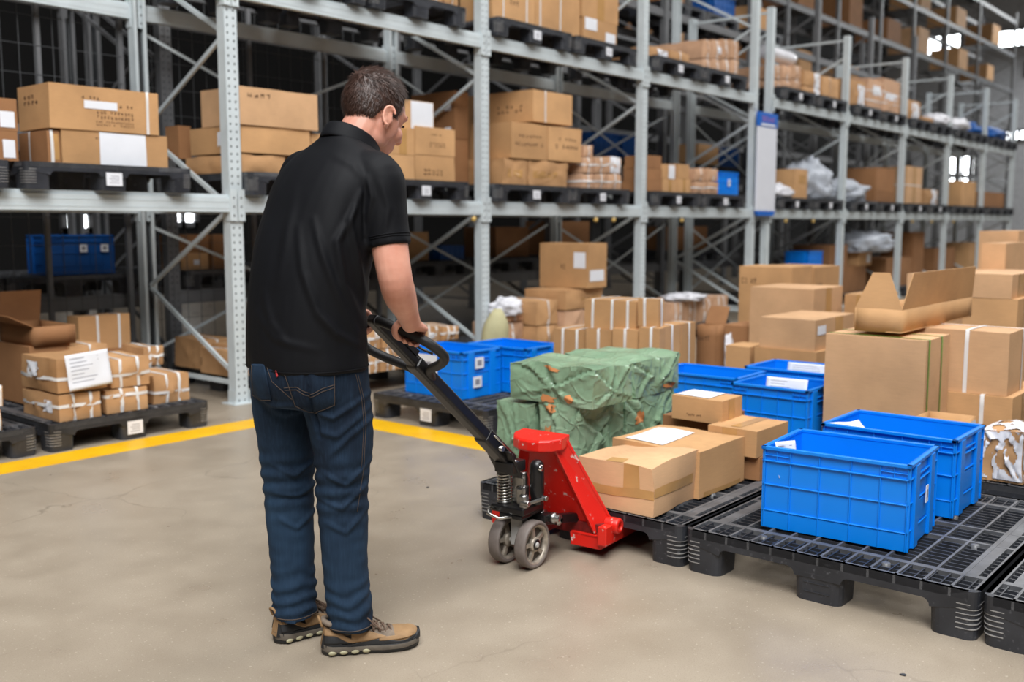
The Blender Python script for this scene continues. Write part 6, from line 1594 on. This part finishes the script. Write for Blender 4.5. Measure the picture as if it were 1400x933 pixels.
# ---- hiking shoes: local x from heel to toe
def shoe(heel, ang, s):
    t = link('shoe', None, PER); t.location = Vector((heel[0], heel[1], 0)) - Vector(PER.location) + Vector((0, 0, 0)); t.rotation_euler = (0, 0, ang); t['label'] = 'tan and black hiking shoe'
    L = .288
    def outline(k, w=1.):       # k 0..1 round
        pass
    def half(x, side):          # half width of the sole at x
        u = x / L
        base = .036 * math.sqrt(max(0, 1 - ((u - .13) / .13) ** 2)) if u < .13 else (.036 + .013 * sstep(.15, .68, u) if u < .72 else .049 * math.sqrt(max(0, 1 - ((u - .72) / .28) ** 2.8)))
        if side * s > 0 and .3 < u < .62: base -= .005 * math.sin((u - .3) / .32 * PI)
        return max(base, .002)
    xs = [L * (1 - math.cos(PI * k / 28)) / 2 for k in range(29)]
    rim = lambda e, f: [(x, half(x, 1) * f + e) for x in xs] + [(x, -half(x, -1) * f - e) for x in reversed(xs)]
    def zt(x):        # toe and heel spring
        u = x / L; return .006 * sstep(.72, 1, u) ** 1.5 + .003 * sstep(.1, 0, u)
    so = MB(); rings = []
    for z, e, f in ((0, -.004, 1), (.006, .001, 1), (.018, .003, 1), (.026, .003, 1), (.030, .001, 1)): rings.append([Vector((x, y, z + zt(x))) for x, y in rim(e, f)])
    so.loft(rings); so.build('sole', M['shoe_black'], t)
    md = MB(); rings = []
    for z, e in ((.013, .0042), (.017, .0052), (.024, .0052), (.027, .0042)): rings.append([Vector((x, y, z + zt(x) + .006 * sstep(.4, .0, x / L) * (z > .02))) for x, y in rim(e, 1)])
    md.loft(rings, cap=False); md.build('midsole', M['shoe_sole'], t)
    for sd in (-1, 1):
        lg = MB()
        for x in (.03, .062, .095, .128): lg.ell((x, sd * (half(x, sd) + .0035), .0125 + zt(x)), (.0125, .004, .0065), 10, 6)
        lg.build('sole_lug', M['lug'], t)
    # upper: sections along the foot
    def top(x):
        u = x / L
        if u < .30: return .092 - .010 * math.sin(min(1, u / .30) * PI) * 1.0
        if u < .62: return .092 - (.092 - .062) * sstep(.30, .62, u)
        return .062 - .012 * sstep(.62, .98, u) - .016 * max(0, (u - .88) / .12) ** 2
    up = MB(); rings = []; n = 20
    for x in [L * k / 30 for k in range(31)]:
        xx = min(max(x, .004), L - .004); r = []
        for k in range(n + 1):
            a = PI * k / n; hw = (half(xx, 1) if a < PI / 2 else half(xx, -1)) * .97
            h = top(xx) + zt(xx)
            y = hw * math.copysign(abs(math.cos(a)) ** .62, math.cos(a)); z = .022 + zt(xx) + (h - .022) * (math.sin(a) ** .72)
            if xx / L < .32: y *= 1 - .16 * sstep(.04, .09, z)
            r.append(Vector((xx + (-.008 + .012 * sstep(0, .09, z) if xx < .02 else 0), y, z)))
        rings.append(r)
    up.loft(rings, closed=False, cap=True); uo = up.build('upper', [M['shoe_mesh'], M['shoe_black'], M['shoe_tan']], t)
    for p in uo.data.polygons:
        cx_ = sum(uo.data.vertices[i].co.x for i in p.vertices) / len(p.vertices); cz_ = sum(uo.data.vertices[i].co.z for i in p.vertices) / len(p.vertices)
        p.material_index = 1 if (cx_ < .085 and cz_ < .062 - .1 * max(0, cx_ - .04)) else (2 if (cx_ > .215 or (cx_ < .05 and cz_ < .082)) else 0)
    bv = BVHTree.FromPolygons([v.co.copy() for v in uo.data.vertices], [tuple(p.vertices) for p in uo.data.polygons])
    def onup(x, y, z, side, off):
        hit = bv.ray_cast(Vector((x, side * .12, z)), Vector((0, -side, 0)))
        return (hit[0] + Vector((0, side * off, 0))) if hit[0] is not None else Vector((x, side * half(x, side), z))
    def overlay(name, mat, low, high, x0, x1, off=.002, th=.003):
        for side in (-1, 1):
            b = MB(); m = 22
            b.grid(lambda i, j: onup(x0 + (x1 - x0) * i, 0, (low(x0 + (x1 - x0) * i) * (1 - j) + high(x0 + (x1 - x0) * i) * j), side, off), m, 5)
            o = b.build(name, M[mat], t); sl = o.modifiers.new('t', 'SOLIDIFY'); sl.thickness = th; sl.offset = -1 * 0
    lo = lambda x: .027 + zt(x)
    overlay('rand', 'shoe_black', lo, lambda x: .040 + zt(x) + .006 * math.cos(x * 40), .012, L - .014)
    overlay('heel_counter', 'shoe_black', lambda x: .038, lambda x: .066 - .020 * sstep(.04, .095, x), .008, .095, .0025)
    overlay('side_panel', 'shoe_tan', lambda x: .062 - .022 * sstep(.03, .085, x), lambda x: .080 - .030 * sstep(.03, .09, x) + .0 * x, .008, .105, .0030)
    overlay('eyestay', 'shoe_tan', lambda x: .040 + .010 * sstep(.12, .19, x) - .0 * x, lambda x: .074 - .024 * sstep(.10, .20, x), .085, .185, .0030)
    overlay('vamp', 'shoe_tan', lambda x: .040 + zt(x), lambda x: .050 - .008 * sstep(.22, .28, x) + zt(x), .165, L - .022, .0026)
    # toe cap
    b = MB(); vs = []
    for i in range(7):
        x = L - .034 + .030 * i / 6
        for k in range(15):
            a = PI * k / 14; hw = half(x, 1) * .99 + .001; h = (top(x) + zt(x)) * (.55 + .45 * i / 6) ; vs.append(Vector((x + .005, hw * math.copysign(abs(math.cos(a)) ** .62, math.cos(a)), .024 + zt(x) + (h - .022) * math.sin(a) ** .72)))
    b.add(vs, [(i * 15 + k, (i + 1) * 15 + k, (i + 1) * 15 + k + 1, i * 15 + k + 1) for i in range(6) for k in range(14)], 0, True); b.build('toe_cap', M['shoe_black'], t)
    # tongue, padded collar, laces
    b = MB(); b.loft([[Vector((x, .022 * math.cos(2 * PI * k / 12) * w_, z + .007 * math.sin(2 * PI * k / 12))) for k in range(12)] for x, z, w_ in ((.195, .058, .9), (.16, .070, 1), (.125, .086, 1.05), (.098, .104, 1.0), (.090, .112, .8))]); b.build('tongue', M['shoe_mesh'], t)
    b = MB(); b.tube([Vector((.058 + .052 * math.cos(a), .034 * math.sin(a), .090 + .004 * math.cos(2 * a) + .008 * (math.cos(a) < -.3))) for a in [2 * PI * k / 28 for k in range(28)]], .0085, 10, closed=True); b.build('padded_collar', M['shoe_mesh'], t)
    b = MB(); b.lathe([(.040, .07), (.039, .12)], (.062, 0, 0), n=18); b.build('sock', M['sock'], t)
    b = MB()
    for k in range(5):
        x = .118 + k * .0185; z = .092 - k * .0068
        b.tube(catmull([(x - .004, -.030, z - .016), (x, -.015, z - .002), (x + .006, 0, z + .002), (x + .010, .015, z - .003), (x + .013, .030, z - .018)], 3), .0026, 6)
        b.tube(catmull([(x - .004, .030, z - .016), (x, .015, z - .002), (x + .006, 0, z + .003), (x + .010, -.015, z - .003), (x + .013, -.030, z - .018)], 3), .0026, 6)
    for sg in (-1, 1):
        b.tube(catmull([(.112, 0, .098), (.122, sg * .024, .112), (.140, sg * .046, .104), (.150, sg * .050, .088), (.138, sg * .034, .088), (.114, sg * .004, .098)], 5), .0024, 6)
        b.tube(catmull([(.112, 0, .098), (.135, sg * .014, .104), (.160, sg * .030, .080), (.178, sg * .038, .066)], 5), .0024, 6)
    b.build('laces', M['lace'], t)
    b = MB(); b.tube(catmull([(.004, .012, .085), (-.006, .010, .108), (-.004, -.010, .108), (.004, -.012, .085)], 5), .004, 8); b.build('pull_tab', M['shoe_tan'], t)
    return t
shoe((1.770, 2.216), math.radians(-36), -1)
shoe((1.724, 2.378), math.radians(-8), 1)
